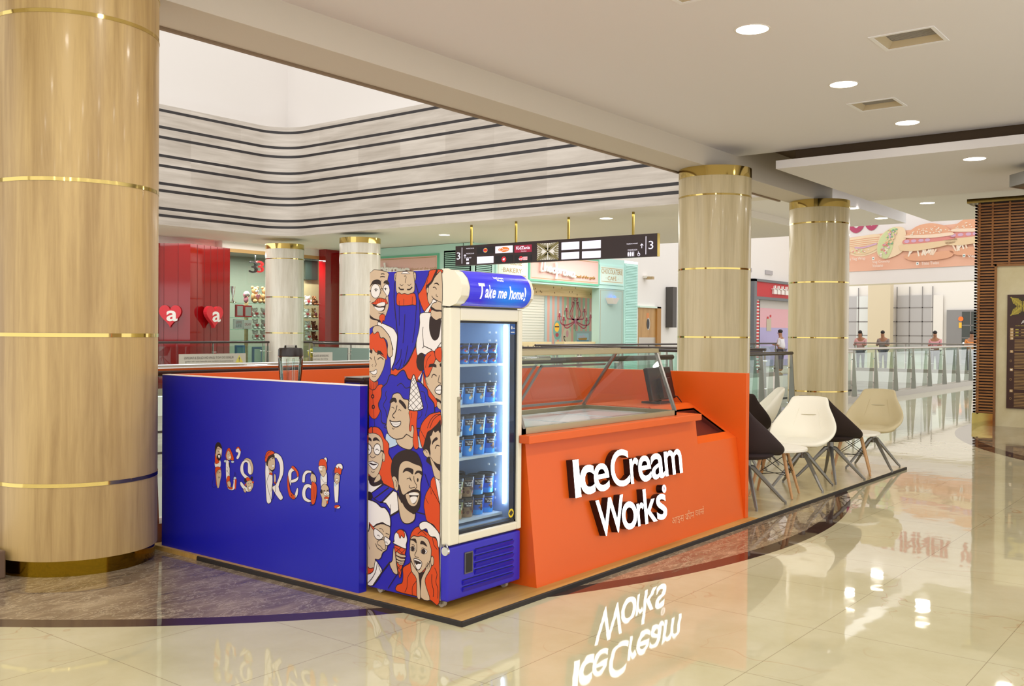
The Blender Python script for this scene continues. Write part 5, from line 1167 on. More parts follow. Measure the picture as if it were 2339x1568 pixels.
o.build('striped_wallpaper', bk); bo = MB(); [bo.ribbon([(22, 1.3+.09*k), (26.9, 1.3+.09*k)], .01, BW, .002, mat('board_line', 'b7bcb6', .6)) for k in range(18)]; bo.build('board_lines', bk)
ch = MB(); CR = mat('chandelier_rose', 'b04a5c', .5); CK = mat('sketch_black', '3c2a2e', .5); cx = 28.76
for s_ in (-1, 1):
    X = lambda a: cx+s_*a
    for q, w_ in (([(0, 2.02), (.3, 1.92), (.62, 1.86), (.88, 1.92), (.98, 2.12)], .05), ([(0, 2.0), (.25, 1.86), (.5, 1.76), (.68, 1.82), (.72, 2.0)], .045), ([(.05, 2.06), (.3, 2.08), (.5, 2.1), (.56, 2.22), (.57, 2.32)], .045), ([(.05, 2.02), (.28, 2.15), (.34, 2.3), (.2, 2.52), (.08, 2.7)], .05), ([(.03, 2.04), (.18, 2.16), (.22, 2.3), (.12, 2.5), (.05, 2.66)], .03), ([(.08, 2.66), (.2, 2.68), (.22, 2.56)], .03), ([(.02, 2.72), (.12, 2.78), (.14, 2.86), (.04, 2.8)], .03)):
        p = [(X(a), b) for a, b in q]; ch.ribbon(crom(p, False, 5), w_, BW, .004, CR)
    for a, b in ((.98, 2.15), (.72, 2.03), (.57, 2.35)):
        ch.flat([(X(a-.06), b), (X(a+.06), b), (X(a+.05), b+.12), (X(a-.05), b+.12)], BW, .005, CR).flat([(X(a-.1), b+.03), (X(a+.1), b+.03), (X(a), b-.05)], BW, .0055, CR).flat([(X(a-.035), b+.12), (X(a+.035), b+.12), (X(a+.01), b+.24)], BW, .006, LETW).ribbon([(X(a-.1), b+.02), (X(a-.1), b-.14)], .02, BW, .005, CK).ribbon([(X(a+.1), b+.02), (X(a+.1), b-.14)], .02, BW, .005, CK)
ch.flat([(cx-.07, 2.1), (cx+.07, 2.1), (cx+.05, 1.92), (cx, 1.84), (cx-.05, 1.92)], BW, .006, mat('chandelier_pink', 'c97a9c', .5)).flat([(cx-.035, 2.1), (cx+.035, 2.1), (cx, 2.24)], BW, .007, LETW)
for a in (-.08, 0, .08): ch.ribbon([(cx+a, 1.88), (cx+a, 1.72-.1*(a == 0))], .022, BW, .006, CK)
ch.ribbon([(cx, 2.8), (cx, 2.95)], .012, BW, .005, CK); ch.build('chandelier_mural', bk)
pf = MB(); FG = mat('frame_teal', '7fb0aa', .5)
pf.flat(disc(27.66, 1.68, .26, .34), BW, .003, FG).flat(disc(27.63, 1.78, .14, .16), BW, .004, YL).ribbon([(27.5, 1.8), (27.76, 1.8)], .04, BW, .005, CK).flat(disc(27.64, 1.52, .1, .07), BW, .005, CR).flat(disc(28.24, 1.42, .27, .36), BW, .003, mat('frame_cream', 'cfc9b2', .5)).ribbon(crom([(28.2, 1.2), (28.08, 1.36), (28.05, 1.46), (28.14, 1.44)], False), .04, BW, .005, CK).flat(disc(28.26, 1.56, .08, .13), BW, .004, mat('gram_pink', 'd19aa4', .5)).flat(disc(28.26, 1.16, .15, .07), BW, .005, GOLDT)
pf.prism([(28.75, 1.16), (29.75, 1.16), (29.8, 1.66), (28.75, 1.66)], BW, 0, .02, mat('frame_grey_blue', '9fb5b8', .5)).rect(28.85, 1.2, 29.6, 1.58, BW, .022, mat('sea_sky', 'a9cfe0', .5)).rect(28.85, 1.2, 29.6, 1.33, BW, .023, mat('sea_blue', '4a92b8', .5)).flat([(28.9, 1.4), (29.5, 1.42), (29.45, 1.33), (28.98, 1.33)], BW, .024, mat('boat_gold', 'b58b38', .5)).flat([(28.95, 1.42), (29.0, 1.5), (29.2, 1.47), (29.22, 1.56), (29.3, 1.5), (29.45, 1.43)], BW, .025, mat('boat_house', 'c9c4d8', .5))
pf.rect(30.05, 1.34, 30.4, 1.76, BW, .003, LETW).ribbon([(30.12, 1.4), (30.38, 1.4), (30.38, 1.7), (30.12, 1.7)], .02, BW, .004, CK, True).flat(disc(30.25, 1.98, .16, .07), BW, .004, GOLDT).flat(disc(30.2, 2.05, .09, .06), BW, .005, CK); pf.build('wall_pictures', bk)
cn = MB(); CB = mat('counter_birch', 'd9c69a', .5); cn.box(22.5, 17.75, 0, 24.75, 18.1, 1.3, CB).box(25.45, 17.75, 0, 28.7, 18.1, 1.3, CB); CP = pl((0, 17.75, 0), (1, 0, 0), (0, 0, 1), (0, -1, 0)); LQ = mat('lattice_dark', '8d866e', .6)
for k in range(22):
    u = 22.9+.26*k
    if 24.6 < u < 25.5: continue
    for a in (0, 1): cn.flat([(u+.02, 1.08+.0*a), (u+.22, 1.08), (u+.12, 1.2)], CP, .002, LQ).flat([(u+.02, 1.04), (u+.22, 1.04), (u+.12, .92)], CP, .002, LQ)
cn.build('lattice_counter', bk)

# ---------------------------------------------------------------- north wall with service door, takeaway
nw = MB()
nw.quad((29.7, 17.6, 0), (45.5, 17.6, 0), (45.5, 17.6, 9), (29.7, 17.6, 9), BRIGHTW); nw.quad((20.8, 17.6, 4.09), (29.7, 17.6, 4.09), (29.7, 17.6, 9), (20.8, 17.6, 9), BRIGHTW); struct(nw.build('wall_north'))
d = MB(); NW = pl((0, 17.6, 0), (1, 0, 0), (0, 0, 1), (0, -1, 0)); DW = grainmat('door_oak', 'a67c48', 'bf9560', (10, 10, 1.5), .4)
d.prism([(29.75, .1), (30.92, .1), (30.92, 2.5), (29.75, 2.5)], NW, .0, .03, DW); dd = struct(d.build('door_1'))
o = MB(); o.box(30.92, 17.5, 0, 31.2, 17.6, 2.56, grainmat('door_frame', '9a6a30', 'b07f42', (6, 6, 1), .4)).box(29.7, 17.5, 2.5, 31.2, 17.6, 2.56, CREAMP); o.build('door_frame', dd); MB().flat(disc(30.4, 1.93, .12, .22), NW, .035, STEEL).flat(disc(30.38, 1.93, .09, .18), NW, .04, DARK).build('porthole', dd)
MB().rect(29.75, .1, 30.92, 1.45, NW, .032, mat('kick_plate', 'c3bcb4', .3, .3)).rect(30.27, 2.12, 30.45, 2.32, NW, .033, mat('door_notice', 'd88a52', .5)).build('kick_plate', dd)
o = MB(); o.box(31.7, 17.3, 1.82, 32.0, 17.59, 3.3, mat('dark_screen', '4a4644', .4)); tag(o.build('wall_screen'), 'dark upright screen on the white wall just left of the column behind the counter', 'screen')
o = MB(); o.box(30.05, 17.45, 3.55, 30.3, 17.59, 3.63, WHITE).box(30.1, 17.25, 3.5, 30.24, 17.5, 3.6, mat('camera_tan', 'b59a72', .4)); tag(o.build('security_camera'), 'small security camera high on the white wall above the oak door', 'camera')
tk = thing('takeaway_front', 'red fronted takeaway kiosk between the two right columns', 'shop', (41.0, 17.6, 0)); GF2 = mat('grey_frame', '6c7076', .4)
MB().box(38.9, 17.35, 0, 39.15, 17.6, 3.95, GF2).box(38.9, 17.35, 3.86, 44, 17.6, 3.97, GF2).box(39.15, 17.35, 3.1, 44, 17.6, 3.22, GF2).build('frame', tk); MB().box(39.15, 17.42, 3.22, 44, 17.6, 3.86, mat('fascia_red', 'c9303a', .5)).build('fascia', tk)
TP = pl((0, 17.42, 0), (1, 0, 0), (0, 0, 1), (0, -1, 0)); o = MB(); LM2 = LETW
for k, u in enumerate((40.9, 41.3, 41.75, 42.2)): o.prism([(u, 3.38), (u+.3, 3.38), (u+.3, 3.56), (u, 3.6)], TP, 0, .1, LM2).prism([(u-.08, 3.58), (u+.38, 3.6), (u+.38, 3.64), (u-.08, 3.62)], TP, 0, .1, LM2).prism([(u+.12, 3.6), (u+.2, 3.6), (u+.2, 3.76), (u+.12, 3.74)], TP, 0, .1, LM2)
o.build('sign_letters', tk); o = MB(); o.box(39.16, 17.45, 0, 39.62, 17.6, 3.1, REDP)
for k in range(22): o.rect(39.16, .1+.14*k, 39.6, .15+.14*k, TP, -.02, LETW)
o.build('striped_pier', tk); MB().box(39.62, 17.5, 0, 39.83, 17.6, 3.1, DARK).build('dark_jamb', tk); o = MB(); o.rect(39.83, .2, 44, 1.9, TP, -.12, mat('poster_lilac', 'b8b0de', .5)).rect(39.83, 1.9, 44, 2.75, TP, -.12, mat('poster_pink', 'e8b3bd', .5)).rect(39.83, 2.75, 44, 3.1, TP, -.12, GREYW).rect(40.6, 1.75, 41.1, 2.3, TP, -.11, mat('can_cream', 'c8bfa8', .5)).rect(40.65, 2.28, 40.8, 2.38, TP, -.1, REDP).rect(40.95, 2.36, 41.08, 2.46, TP, -.1, REDP); o.build('menu_screen', tk)
for k, u in enumerate((38.32, 40.52)): o = MB(); o.box(u, 17.55, 4.24, u+.75, 17.6, 4.42, mat('wall_grille', 'b5b1b4', .5)); tag(o.build('wall_vent'), ['wall vent over the left edge of the red takeaway', 'wall vent over the middle of the red takeaway sign'][k], 'vent')

# ---------------------------------------------------------------- gift shop across the atrium
gs = thing('red_pier', 'glossy red panelled pier carrying two heart signs across the atrium', 'pier', (15.5, 23.3, 0)); GS = pl((0, 23.3, 0), (1, 0, 0), (0, 0, 1), (0, -1, 0))
o = MB(); o.add([(14.55, 23.6, 0), (15.35, 22.95, 0), (16.85, 23.28, 0), (14.55, 23.6, 3.9), (15.35, 22.95, 3.9), (16.85, 23.28, 3.9)], [(0, 1, 4, 3), (1, 2, 5, 4)], RED); o.build('cladding', gs)
o = MB(); JN = mat('pier_joint', '6e0a10', .3)
for q in (.35, .7): o.quad(*[Vector((14.55+.8*q+d_, 23.6-.65*q-.004, z)) for d_, z in ((-.008, 0), (.008, 0), (.008, 3.9), (-.008, 3.9))], JN)
for q in (.17, .34, .5, .67, .84): o.quad(*[Vector((15.35+1.5*q+d_, 22.95+.33*q-.004, z)) for d_, z in ((-.008, 0), (.008, 0), (.008, 3.9), (-.008, 3.9))], JN)
o.build('pier_joints', gs)
tag(MB().box(20.13, 23.0, 0, 20.74, 23.3, 4.1, RED).build('red_pier'), 'plain red pier at the right end of the toy shop window', 'pier')
wn = MB().box(9, 23.30, 3.82, 14.6, 23.42, 4.1, WHITE).box(16.85, 23.30, 3.82, 20.13, 23.42, 4.1, WHITE).box(14.5, 23.62, 3.85, 16.6, 23.7, 4.1, WHITE).box(16.6, 23.29, 3.8, 16.85, 23.7, 4.1, WHITE); struct(wn.build('trim_5'))
w2 = struct(MB().box(9, 23.29, 3.80, 14.6, 23.3, 3.9, GOLDT).box(16.85, 23.29, 3.8, 20.13, 23.3, 3.9, GOLDT).box(18.12, 23.28, 0, 18.2, 23.33, 3.8, RED).build('window_2'))
MB().quad((9, 23.32, 0), (14.6, 23.32, 0), (14.6, 23.32, 3.82), (9, 23.32, 3.82), GLASSG).quad((16.85, 23.32, 0), (20.13, 23.32, 0), (20.13, 23.32, 3.82), (16.85, 23.32, 3.82), GLASSC).build('pane', w2)
sb = MB().quad((9, 25.0, 0), (24, 25.0, 0), (24, 25.0, 3.9), (9, 25.0, 3.9), mat('shop_back', '84907f', .6)).quad((9, 23.65, 3.85), (21.5, 23.65, 3.85), (21.5, 25, 3.85), (9, 25, 3.85), mat('shop_soffit', '8a8f88', .6)); struct(sb.build('wall_toy_shop'))
bd_ = thing('slat_board', 'slatted wooden board behind the toys right of the pale column', 'board', (20.3, 24.0, 0)); MB().box(20.1, 23.9, 3.2, 20.6, 24.0, 3.8, mat('dark_green_board', '23302a', .5)).box(19.9, 24.0, 0, 20.75, 24.05, 3.8, mat('slatwall', 'b5a77e', .6)).build('board', bd_); 
sg2 = GLASSG
for z, l in ((1.30, 'lowest visible'), (1.62, 'second lowest'), (1.96, 'second highest'), (2.38, 'topmost')): tag(MB().box(16.9, 23.5, z-.02, 18.6, 23.85, z, sg2).build('toy_shelf'), l+' toy shelf left of the pale column in the shop window', 'shelf', 'toy shelves')
for z, l in ((1.28, 'lowest visible'), (1.6, 'second lowest'), (1.98, 'second highest'), (2.38, 'topmost')): tag(MB().box(19.5, 23.5, z-.02, 20.4, 23.85, z, sg2).build('toy_shelf'), l+' toy shelf right of the pale column in the shop window', 'shelf', 'toy shelves')
tag(MB().box(17.85, 23.86, 0, 17.92, 23.95, 2.7, KNOT).build('shelf_upright'), 'pale wooden upright behind the toy shelves left of the pale column', 'post')
o = MB(); P3 = pl((0, 23.45, 0), (1, 0, 0), (0, 0, 1), (0, -1, 0)); o.text('3', P3, 17.86, 18.12, 3.28, 3.62, mat('neon_red', 'e23a3a', .5, emit=.5), 0, .06).text('3', P3, 17.62, 17.9, 3.26, 3.6, BLACK, 0, .06).tube([(17.86, 23.46, 3.6), (17.86, 23.46, 3.86)], .015, BLACK, 6); tag(o.build('digit_sign'), 'red and black number 3 sign high in the toy shop window', 'sign')
def heart(cx, cz, w_, h_, ang, label, tx):
    p = []
    for k in range(40):
        a = 2*PI*k/40; p.append((16*math.sin(a)**3/32*w_, (13*math.cos(a)-5*math.cos(2*a)-2*math.cos(3*a)-math.cos(4*a)+2.5)/29*h_))
    M_ = Matrix.Rotation(ang, 3, 'Z'); u, n = M_ @ Vector((1, 0, 0)), M_ @ Vector((0, -1, 0)); t = thing('heart_sign', label, 'sign', (*cx, cz)); P = pl((*cx, cz), u, (0, 0, 1), n)
    MB().prism(p, P, .0, .12, mat('heart_red', 'd8303c', .4)).build('heart', t); MB().text('a', P, -.16*w_, .34*w_, -.22*h_, .26*h_, LETW, .125, 0, .02).build('letter', t)
heart((14.92, 23.2), 1.94, .56, .6, -.68, 'left red heart sign lettered a, narrower looking, on the red pier', 0); heart((16.06, 23.0), 1.94, .64, .6, .21, 'right red heart sign lettered a, facing forward on the red pier', 0)
# soft toys and boxes on the shop shelves
def make_bear(label, m, m2=None, heart_=None):
    t = thing('teddy_bear', label, 'soft toy', (0, 0, 0), 0, 'teddy bears in the shop window'); b = MB()
    b.ball((0, 0, .13), (.10, .085, .13), m, 8).ball((0, -.01, .30), (.09, .08, .085), m, 8)
    for s_ in (-1, 1): b.ball((s_*.075, 0, .375), .035, m, 6).ball((s_*.1, -.06, .16), (.035, .045, .075), m, 6).ball((s_*.075, -.10, .05), (.045, .075, .05), m, 6)
    b.build('body', t, True); f = MB(); f.ball((0, -.08, .285), (.045, .03, .035), m2 or LETW, 6); f.build('muzzle', t, True)
    e_ = MB(); e_.ball((0, -.108, .295), .012, BLACK, 5).ball((-.035, -.083, .33), .009, BLACK, 5).ball((.035, -.083, .33), .009, BLACK, 5); e_.build('eyes_and_nose', t, True)
    if heart_: h_ = MB(); h_.prism([(0, -.06), (.06, .01), (.045, .05), (0, .035), (-.045, .05), (-.06, .01)], pl((0, -.10, .16), (1, 0, 0), (0, 0, 1), (0, -1, 0)), 0, .03, heart_); h_.build('plush_heart', t)
    return t
wb, bb, rb = mat('plush_white', 'e9e4dc', .9), mat('plush_brown', '8a5a34', .9), mat('plush_tan', 'c9a26c', .9); pkp = mat('plush_pink', 'd98a98', .9)
B1 = make_bear('big tan teddy with a pink heart on the topmost shelf beside the pale column', rb, LETW, pkp); B1.location = (18.0, 23.66, 2.385); B1.scale = (1.25,)*3
B2 = make_bear('white teddy with a red heart', wb, LETW, REDP); B2.location = (18.0, 23.66, 1.965); B2.scale = (.95, .8, .72); B3 = make_bear('brown teddy', bb, rb); B3.location = (20.23, 23.66, 1.605); B3.scale = (.9, .8, .72)
dup(B1, (18.38, 23.68, 2.385), 0, 'pink-hearted teddy half hidden by the pale column, right of the big tan one', None, (1.25,)*3)
for x, z, l in ((18.3, 1.96, 'white teddy half behind the pale column on the second shelf from the top'), (18.0, 1.62, 'white teddy with a red heart on the middle shelf left of the pale column'), (18.3, 1.62, 'white teddy half behind the pale column on the middle shelf'), (18.0, 1.30, 'white teddy on the lowest visible shelf left of the pale column'), (18.27, 1.30, 'white teddy on the lowest visible shelf nearest the pale column'),
    (19.97, 2.38, 'white teddy on the top shelf right of the pale column'), (19.93, 1.98, 'small white teddy left of the tan bear right of the pale column'), (19.97, 1.6, 'white teddy on the third shelf right of the pale column'), (19.97, 1.28, 'white teddy with red heart low on the right of the pale column')): dup(B2, (x, 23.64, z+.005), random.uniform(-.3, .3), l)
B2['label'] = 'white teddy with a red heart below the big tan bear'; B3['label'] = 'brown teddy sitting on the third shelf right of the pale column'
dup(B1, (20.2, 23.62, 1.985), .1, 'tan teddy holding a red heart on the second shelf right of the pale column', None, (.78,)*3); dup(B3, (20.23, 23.66, 1.285), 0, 'brown teddy low on the shelves right of the pale column'); dup(B3, (20.23, 23.64, 2.385), .3, 'orange-brown toy on the top shelf right of the pale column')
def shopbox(name, label, cat, x, z, w_, h_, m, m2, txts=()):
    t = thing(name, label, cat, (x, 23.62, z), 0, 'gifts on the shop shelves'); MB().box(x-w_/2, 23.58, z, x+w_/2, 23.66, z+h_, m).build('box', t); o = MB(); P = pl((x, 23.58, z), (1, 0, 0), (0, 0, 1), (0, -1, 0)); o.rect(-w_*.4, h_*.12, w_*.4, h_*.88, P, .002, m2)
    for s_, a, b, mm in txts: o.text(s_, P, -w_*.35, w_*.35, h_*a, h_*b, mm, .004)
    o.build('front', t)
shopbox('gift_box', 'red gift box with mugs, left of two under the pink puppy', 'box', 17.42, 1.97, .24, .36, REDP, GREYW); shopbox('gift_box', 'red gift box, right of two under the pink puppy', 'box', 17.71, 1.97, .26, .34, REDP, GREYW)
shopbox('picture_frame', 'white picture frame reading LOVE', 'picture frame', 17.38, 1.63, .28, .28, LETW, mat('frame_mat', 'c9cdd0', .5), (('LOVE', .55, .82, mat('love_red', 'b4552c', .5)), ('LIFE', .2, .45, GREYM))); shopbox('picture_frame', 'white picture frame with red lettering beside the white teddies', 'picture frame', 17.69, 1.63, .3, .26, LETW, LETW, (('DREAM', .35, .65, mat('dream_red', 'b03a3a', .5)),))
shopbox('gift_bag', 'blue gift bag low in the shop window', 'bag', 17.45, .65, .3, .5, mat('bag_blue', '2f6fb0', .5), mat('bag_teal', '5f9db8', .5)); shopbox('gift_bag', 'tall blue bag beside the pale column low in the shop window', 'bag', 18.05, .6, .3, .5, mat('bag_navy', '2a55a0', .5), CREAMP)
t = thing('toy_puppy', 'small pink puppy figure on the top shelf left of the big tan teddy', 'toy', (17.66, 23.62, 2.38)); MB().ball((17.66, 23.62, 2.485), (.07, .07, .1), pkp, 7).build('body', t, True); MB().ball((17.66, 23.6, 2.65), (.09, .08, .08), wb, 7).ball((17.58, 23.6, 2.62), (.03, .04, .06), pkp, 5).ball((17.74, 23.6, 2.62), (.03, .04, .06), pkp, 5).build('head', t, True)
t = thing('silver_trophy', 'silver figure trophy at the left end of the top shop shelf', 'ornament', (17.2, 23.62, 2.38)); MB().lathe([(.07, 2.38), (.03, 2.44), (.02, 2.55), (.06, 2.7), (.07, 2.85)], (17.2, 23.62, 0), CHROME, 14).build('cup', t, True); MB().box(17.12, 23.56, 2.38, 17.28, 23.68, 2.4, GOLDT).build('foot', t)
tag(MB().box(19.8, 23.42, 0, 20.12, 23.66, .76, KNOT).build('display_plinth'), 'wooden plinth under the smiling cushion behind the railing', 'plinth')
o = MB(); o.ball((20.02, 23.5, .9), (.14, .06, .14), mat('smiley_yellow', 'dccb4a', .6), 10); tag(o.build('smiley_cushion', smooth=True), 'round yellow smiling cushion low behind the railing right of the pale column', 'cushion')

# ---------------------------------------------------------------- slatted wall with the floor directory
sw = MB(); X0 = 18.579
sw.box(X0+.05, -6, 0, X0+.4, 4.13, 3.95, SLATB)
n = 72
for k in range(n):
    z = .22+(3.9-.22)*k/n
    if z < 2.80: sw.box(X0-.0, 3.84, z, X0+.05, 4.17, z+.028, SLAT)
    else: sw.box(X0-.0, -6, z, X0+.05, 4.17, z+.028, SLAT)
    sw.box(X0, 4.13, z, X0+.4, 4.17, z+.028, SLAT)
sw.box(X0-.004, 4.08, .2, X0+.05, 4.11, 3.9, SLAT).box(X0-.004, 3.9, 2.8, X0+.05, 3.87, 3.9, SLAT).box(X0-.004, 3.60, 2.8, X0+.05, 3.63, 3.9, SLAT)
struct(sw.build('wall_right')); o = MB(); fm = grainmat('slat_frame', '7a4a22', '96632f', (3, 3, 3), .4); o.box(X0-.012, 3.81, 0, X0+.05, 3.845, 2.82, fm).box(X0-.012, -6, 2.785, X0+.05, 3.845, 2.82, fm); struct(o.build('trim_3'))
struct(bx(X0-.004, 3.845, 0, X0+.05, 4.185, .215, GOLD).build('baseboard_right')); struct(bx(X0-.03, -6, 3.91, X0+.45, 4.3, 3.985, GOLD).build('trim_4')); struct(bx(X0+.035, -6, 0, X0+.05, 3.81, 2.785, MARB).build('wall_marble'))
db = thing('floor_directory', 'dark brown mall directory board on the beige marble wall at the right edge', 'sign', (X0, 3.2, 1.3)); MB().box(X0-.005, 2.8, .325, X0+.034, 3.635, 2.285, mat('directory_brown', '40231b', .3)).build('board', db)
DP = pl((X0-.006, 3.635, .325), (0, -1, 0), (0, 0, 1), (-1, 0, 0)); o = MB(); LG = mat('leaf_gold', 'b5a544', .35, .3)
o.rect(.05, 1.60, .79, 1.92, DP, .001, mat('leaf_ground', '3a2a18', .4))
for cx, cy, fx, fy in ((.05, 1.6, 1, 1), (.42, 1.6, -1, 1), (.05, 1.92, 1, -1), (.42, 1.92, -1, -1), (.42, 1.6, 1, 1), (.79, 1.92, -1, -1)):
    o.ribbon([(cx, cy), (cx+fx*.18, cy+fy*.16)], .02, DP, .003, LG)
    for k in range(6): a = .02+.027*k; o.ribbon([(cx+fx*a, cy+fy*a*.85), (cx+fx*(a+.03), cy+fy*min(.16, a*.85+.1))], .014, DP, .002, LG).ribbon([(cx+fx*a, cy+fy*a*.85), (cx+fx*min(.18, a+.11), cy+fy*(a*.85+.02))], .014, DP, .002, LG)
o.build('leaf_panel', db); o = MB(); o.text('ATRIUM', DP, .22, .55, 1.46, 1.52, LETW, .001).text('SOUTH WING', DP, .13, .27, 1.415, 1.435, LG, .001)
for k, (s_, z) in enumerate((('10', 1.36), ('10', 1.31), ('10', 1.26), ('3', 1.205), ('2', .98), ('1', .665), ('G', .30))): o.rect(.05, z-.02, .10, z+.025, DP, .001, mat('number_tile', 'c9a468', .5)).text(s_, DP, .06, .09, z-.01, z+.015, LETW, .002)
rn = random.Random(3)
for k in range(46):
    z = 1.18-.0255*k
    if all(abs(z-q) > .02 for q in (.98, .665, .30)): o.ribbon([(.12, z), (.12+rn.uniform(.3, .62), z)], .009, DP, .001, GOLDT)
for z in (1.36, 1.31, 1.26): o.ribbon([(.13, z), (.18, z)], .02, DP, .001, LG).ribbon([(.22, z), (.5, z)], .012, DP, .001, GOLDT).ribbon([(.04, z-.025), (.79, z-.025)], .004, DP, .001, GOLDT)
for z in (.82, .5, .17): o.ribbon(disc(.065, z, .014, .018, 10), .005, DP, .001, GOLDT, True)
o.build('directory_text', db)
ua = thing('ceiling_speaker_lamp', 'brown and grey hexagonal ceiling fixture cut by the right edge of the picture', 'ceiling fixture', (14.9, 2.6, 3.95))
hx_ = lambda r, z: [(15.2+r*math.cos(PI/6+k*PI/3+.2), 2.5+r*math.sin(PI/6+k*PI/3+.2), z) for k in range(6)]
MB().add(hx_(.46, 3.66)+hx_(.46, 3.83), [(k, (k+1) % 6, 6+(k+1) % 6, 6+k) for k in range(6)]+[(11, 10, 9, 8, 7, 6)], GREYM).build('rim', ua); MB().add(hx_(.46, 3.66)+hx_(.36, 3.645), [(k, (k+1) % 6, 6+(k+1) % 6, 6+k) for k in range(6)], DSIGN).add(hx_(.36, 3.645), [(0, 1, 2, 3, 4, 5)], mat('fixture_brown', '6a4636', .4)).build('underside', ua); MB().tube([(15.2, 2.5, 3.83), (15.2, 2.5, 3.95)], .02, GREYM, 8).build('stem', ua)

# ---------------------------------------------------------------- second atrium: facade with the food banner
AN = math.radians(76); BT = Vector((-math.cos(AN), -math.sin(AN), 0)); BN = Vector((-math.sin(AN), math.cos(AN), 0)); B0 = Vector((46.7, 16.4, 0)); BP = pl(B0, BT, (0, 0, 1), BN)
o = MB(); o.prism([(-1.6, 4.0), (14, 4.0), (14, 11), (-1.6, 11)], BP, -1.2, 0, BRIGHTW); struct(o.build('wall_east'))
bn = thing('food_banner', 'huge peach food banner with wraps and burgers on the far white facade', 'banner', (46.7, 16.4, 4.6))
PE = mat('banner_peach', 'f0bba0', .6); BWH = mat('banner_white', 'ece6e4', .6); o = MB(); o.rect(-.08, 4.62, 8.6, 9.6, BP, .02, BWH); o.flat([(-.08, 4.62), (8.6, 4.62), (8.6, 6.6), (-.08, 6.22)], BP, .03, PE); o.build('sheet', bn)
tanb, bunb, bun2, patt = mat('wrap_tan', 'f2dab8', .6), mat('bun', 'e8ae8c', .6), mat('bun_pale', 'f5dcc4', .6), mat('patty', 'ecd0a8', .6); lett, tomt, onio, seed = mat('lettuce', 'd2dca6', .6), mat('tomato', 'e0908a', .6), mat('onion', 'd7b0cc', .6), mat('seed', 'f6ead8', .6)  # wash-out from strong daylight is put into the banner's pastel colours
o = MB(); BFl = lambda q, m, w_: o.flat([(v.x, v.y) for v in crom(q, True, 4)], BP, w_, m)
BFl([(.22, 6.15), (.9, 6.25), (2.0, 6.28), (2.1, 5.75), (1.9, 5.5), (1.2, 5.32), (.6, 5.4), (.25, 5.65)], tanb, .04)
for k in range(5): o.ribbon([(.25, 6.08-.09*k), (1.2, 6.14-.09*k), (2.0, 6.16-.09*k)], .025, BP, .05, bunb)
BFl([(.35, 5.75), (1.0, 5.72), (1.9, 5.85), (1.85, 5.6), (1.2, 5.4), (.6, 5.5)], patt, .055)
rn = random.Random(11)
for k in range(26): a = rn.uniform(.4, 1.5); o.flat(disc(a, 5.62+rn.uniform(-.12, .06), .05, .03, 7), BP, .06+.0005*k, rn.choice([tomt, lett, seed]))
o.ribbon(crom([(.75, 5.75), (1.2, 5.72), (1.9, 5.86)], False), .07, BP, .08, onio); o.build('wrap_picture', bn)
o = MB(); BFl([(2.35, 5.12), (1.95, 5.35), (1.95, 5.9), (2.2, 6.3), (2.7, 6.55), (3.2, 6.5), (3.35, 6.2), (3.3, 5.7), (3.1, 5.35)], tanb, .09); BFl([(2.3, 5.14), (1.97, 5.4), (1.98, 5.85), (2.2, 6.25), (2.6, 6.5), (2.85, 6.52), (2.75, 6.1), (2.7, 5.6), (2.5, 5.2)], lett, .1)
for k in range(70):
    b_ = rn.uniform(5.25, 6.45); c_ = 2.05+(b_-5.3)*.42+rn.uniform(0, .42); o.flat(disc(c_, b_, rn.uniform(.03, .07), rn.uniform(.03, .06), 7), BP, .11+.0004*k, rn.choice([tomt, tomt, onio, seed] if b_ < 5.8 else [lett, patt, patt, bunb, onio, mat('herb', '7fb08a', .6)]))
o.build('taco_picture', bn)
def burger(dx, dz, nm):
    global o
    o = MB(); S_ = lambda L: [(a+dx, b+dz) for a, b in L]
    BFl(S_([(3.25, 5.2), (3.9, 5.3), (4.8, 5.3), (5.5, 5.3), (5.55, 5.1), (5.2, 4.98), (4.4, 4.93), (3.6, 4.98)]), bunb, .10)
    for k in range(14): a = rn.uniform(3.4, 5.4); o.ribbon(S_([(a, 5.15+rn.uniform(0, .1)), (a+rn.uniform(-.15, .2), 5.42)]), .07, BP, .105+.0005*k, seed if k % 3 else bun2)
    BFl(S_([(3.15, 5.72), (4.3, 5.74), (5.6, 5.86), (5.66, 5.66), (4.9, 5.5), (3.9, 5.4), (3.2, 5.44), (3.05, 5.58)]), patt, .12)
    BFl(S_([(3.35, 5.95), (4.4, 5.95), (5.4, 5.98), (5.6, 5.82), (4.4, 5.74), (3.3, 5.74)]), tomt, .125)
    for k, a in enumerate((3.42, 3.75, 4.1, 4.4)): o.flat(disc(a+dx, 5.85+dz, .13, .07, 10), BP, .13+.001*k, onio)
    BFl(S_([(3.38, 6.0), (3.45, 6.2), (3.9, 6.5), (4.5, 6.58), (5.1, 6.45), (5.45, 6.2), (5.55, 5.98), (4.5, 5.95)]), bunb, .14); BFl(S_([(3.38, 6.02), (3.5, 6.12), (4.5, 6.08), (5.45, 6.1), (5.55, 5.98), (4.5, 5.93)]), bun2, .145)
    for k in range(44): a = rn.uniform(3.55, 5.4); o.flat(disc(a+dx, 6.12+rn.uniform(0, .40)*(1-abs(a-4.48)/1.15)+dz, .035, .022, 7), BP, .15+.0004*k, seed)
    o.build(nm, bn)
burger(2.15, .12, 'second_burger_picture'); burger(0, 0, 'burger_picture')
o = MB(); IT = mat('banner_caption', 'f3e3d8', .6)
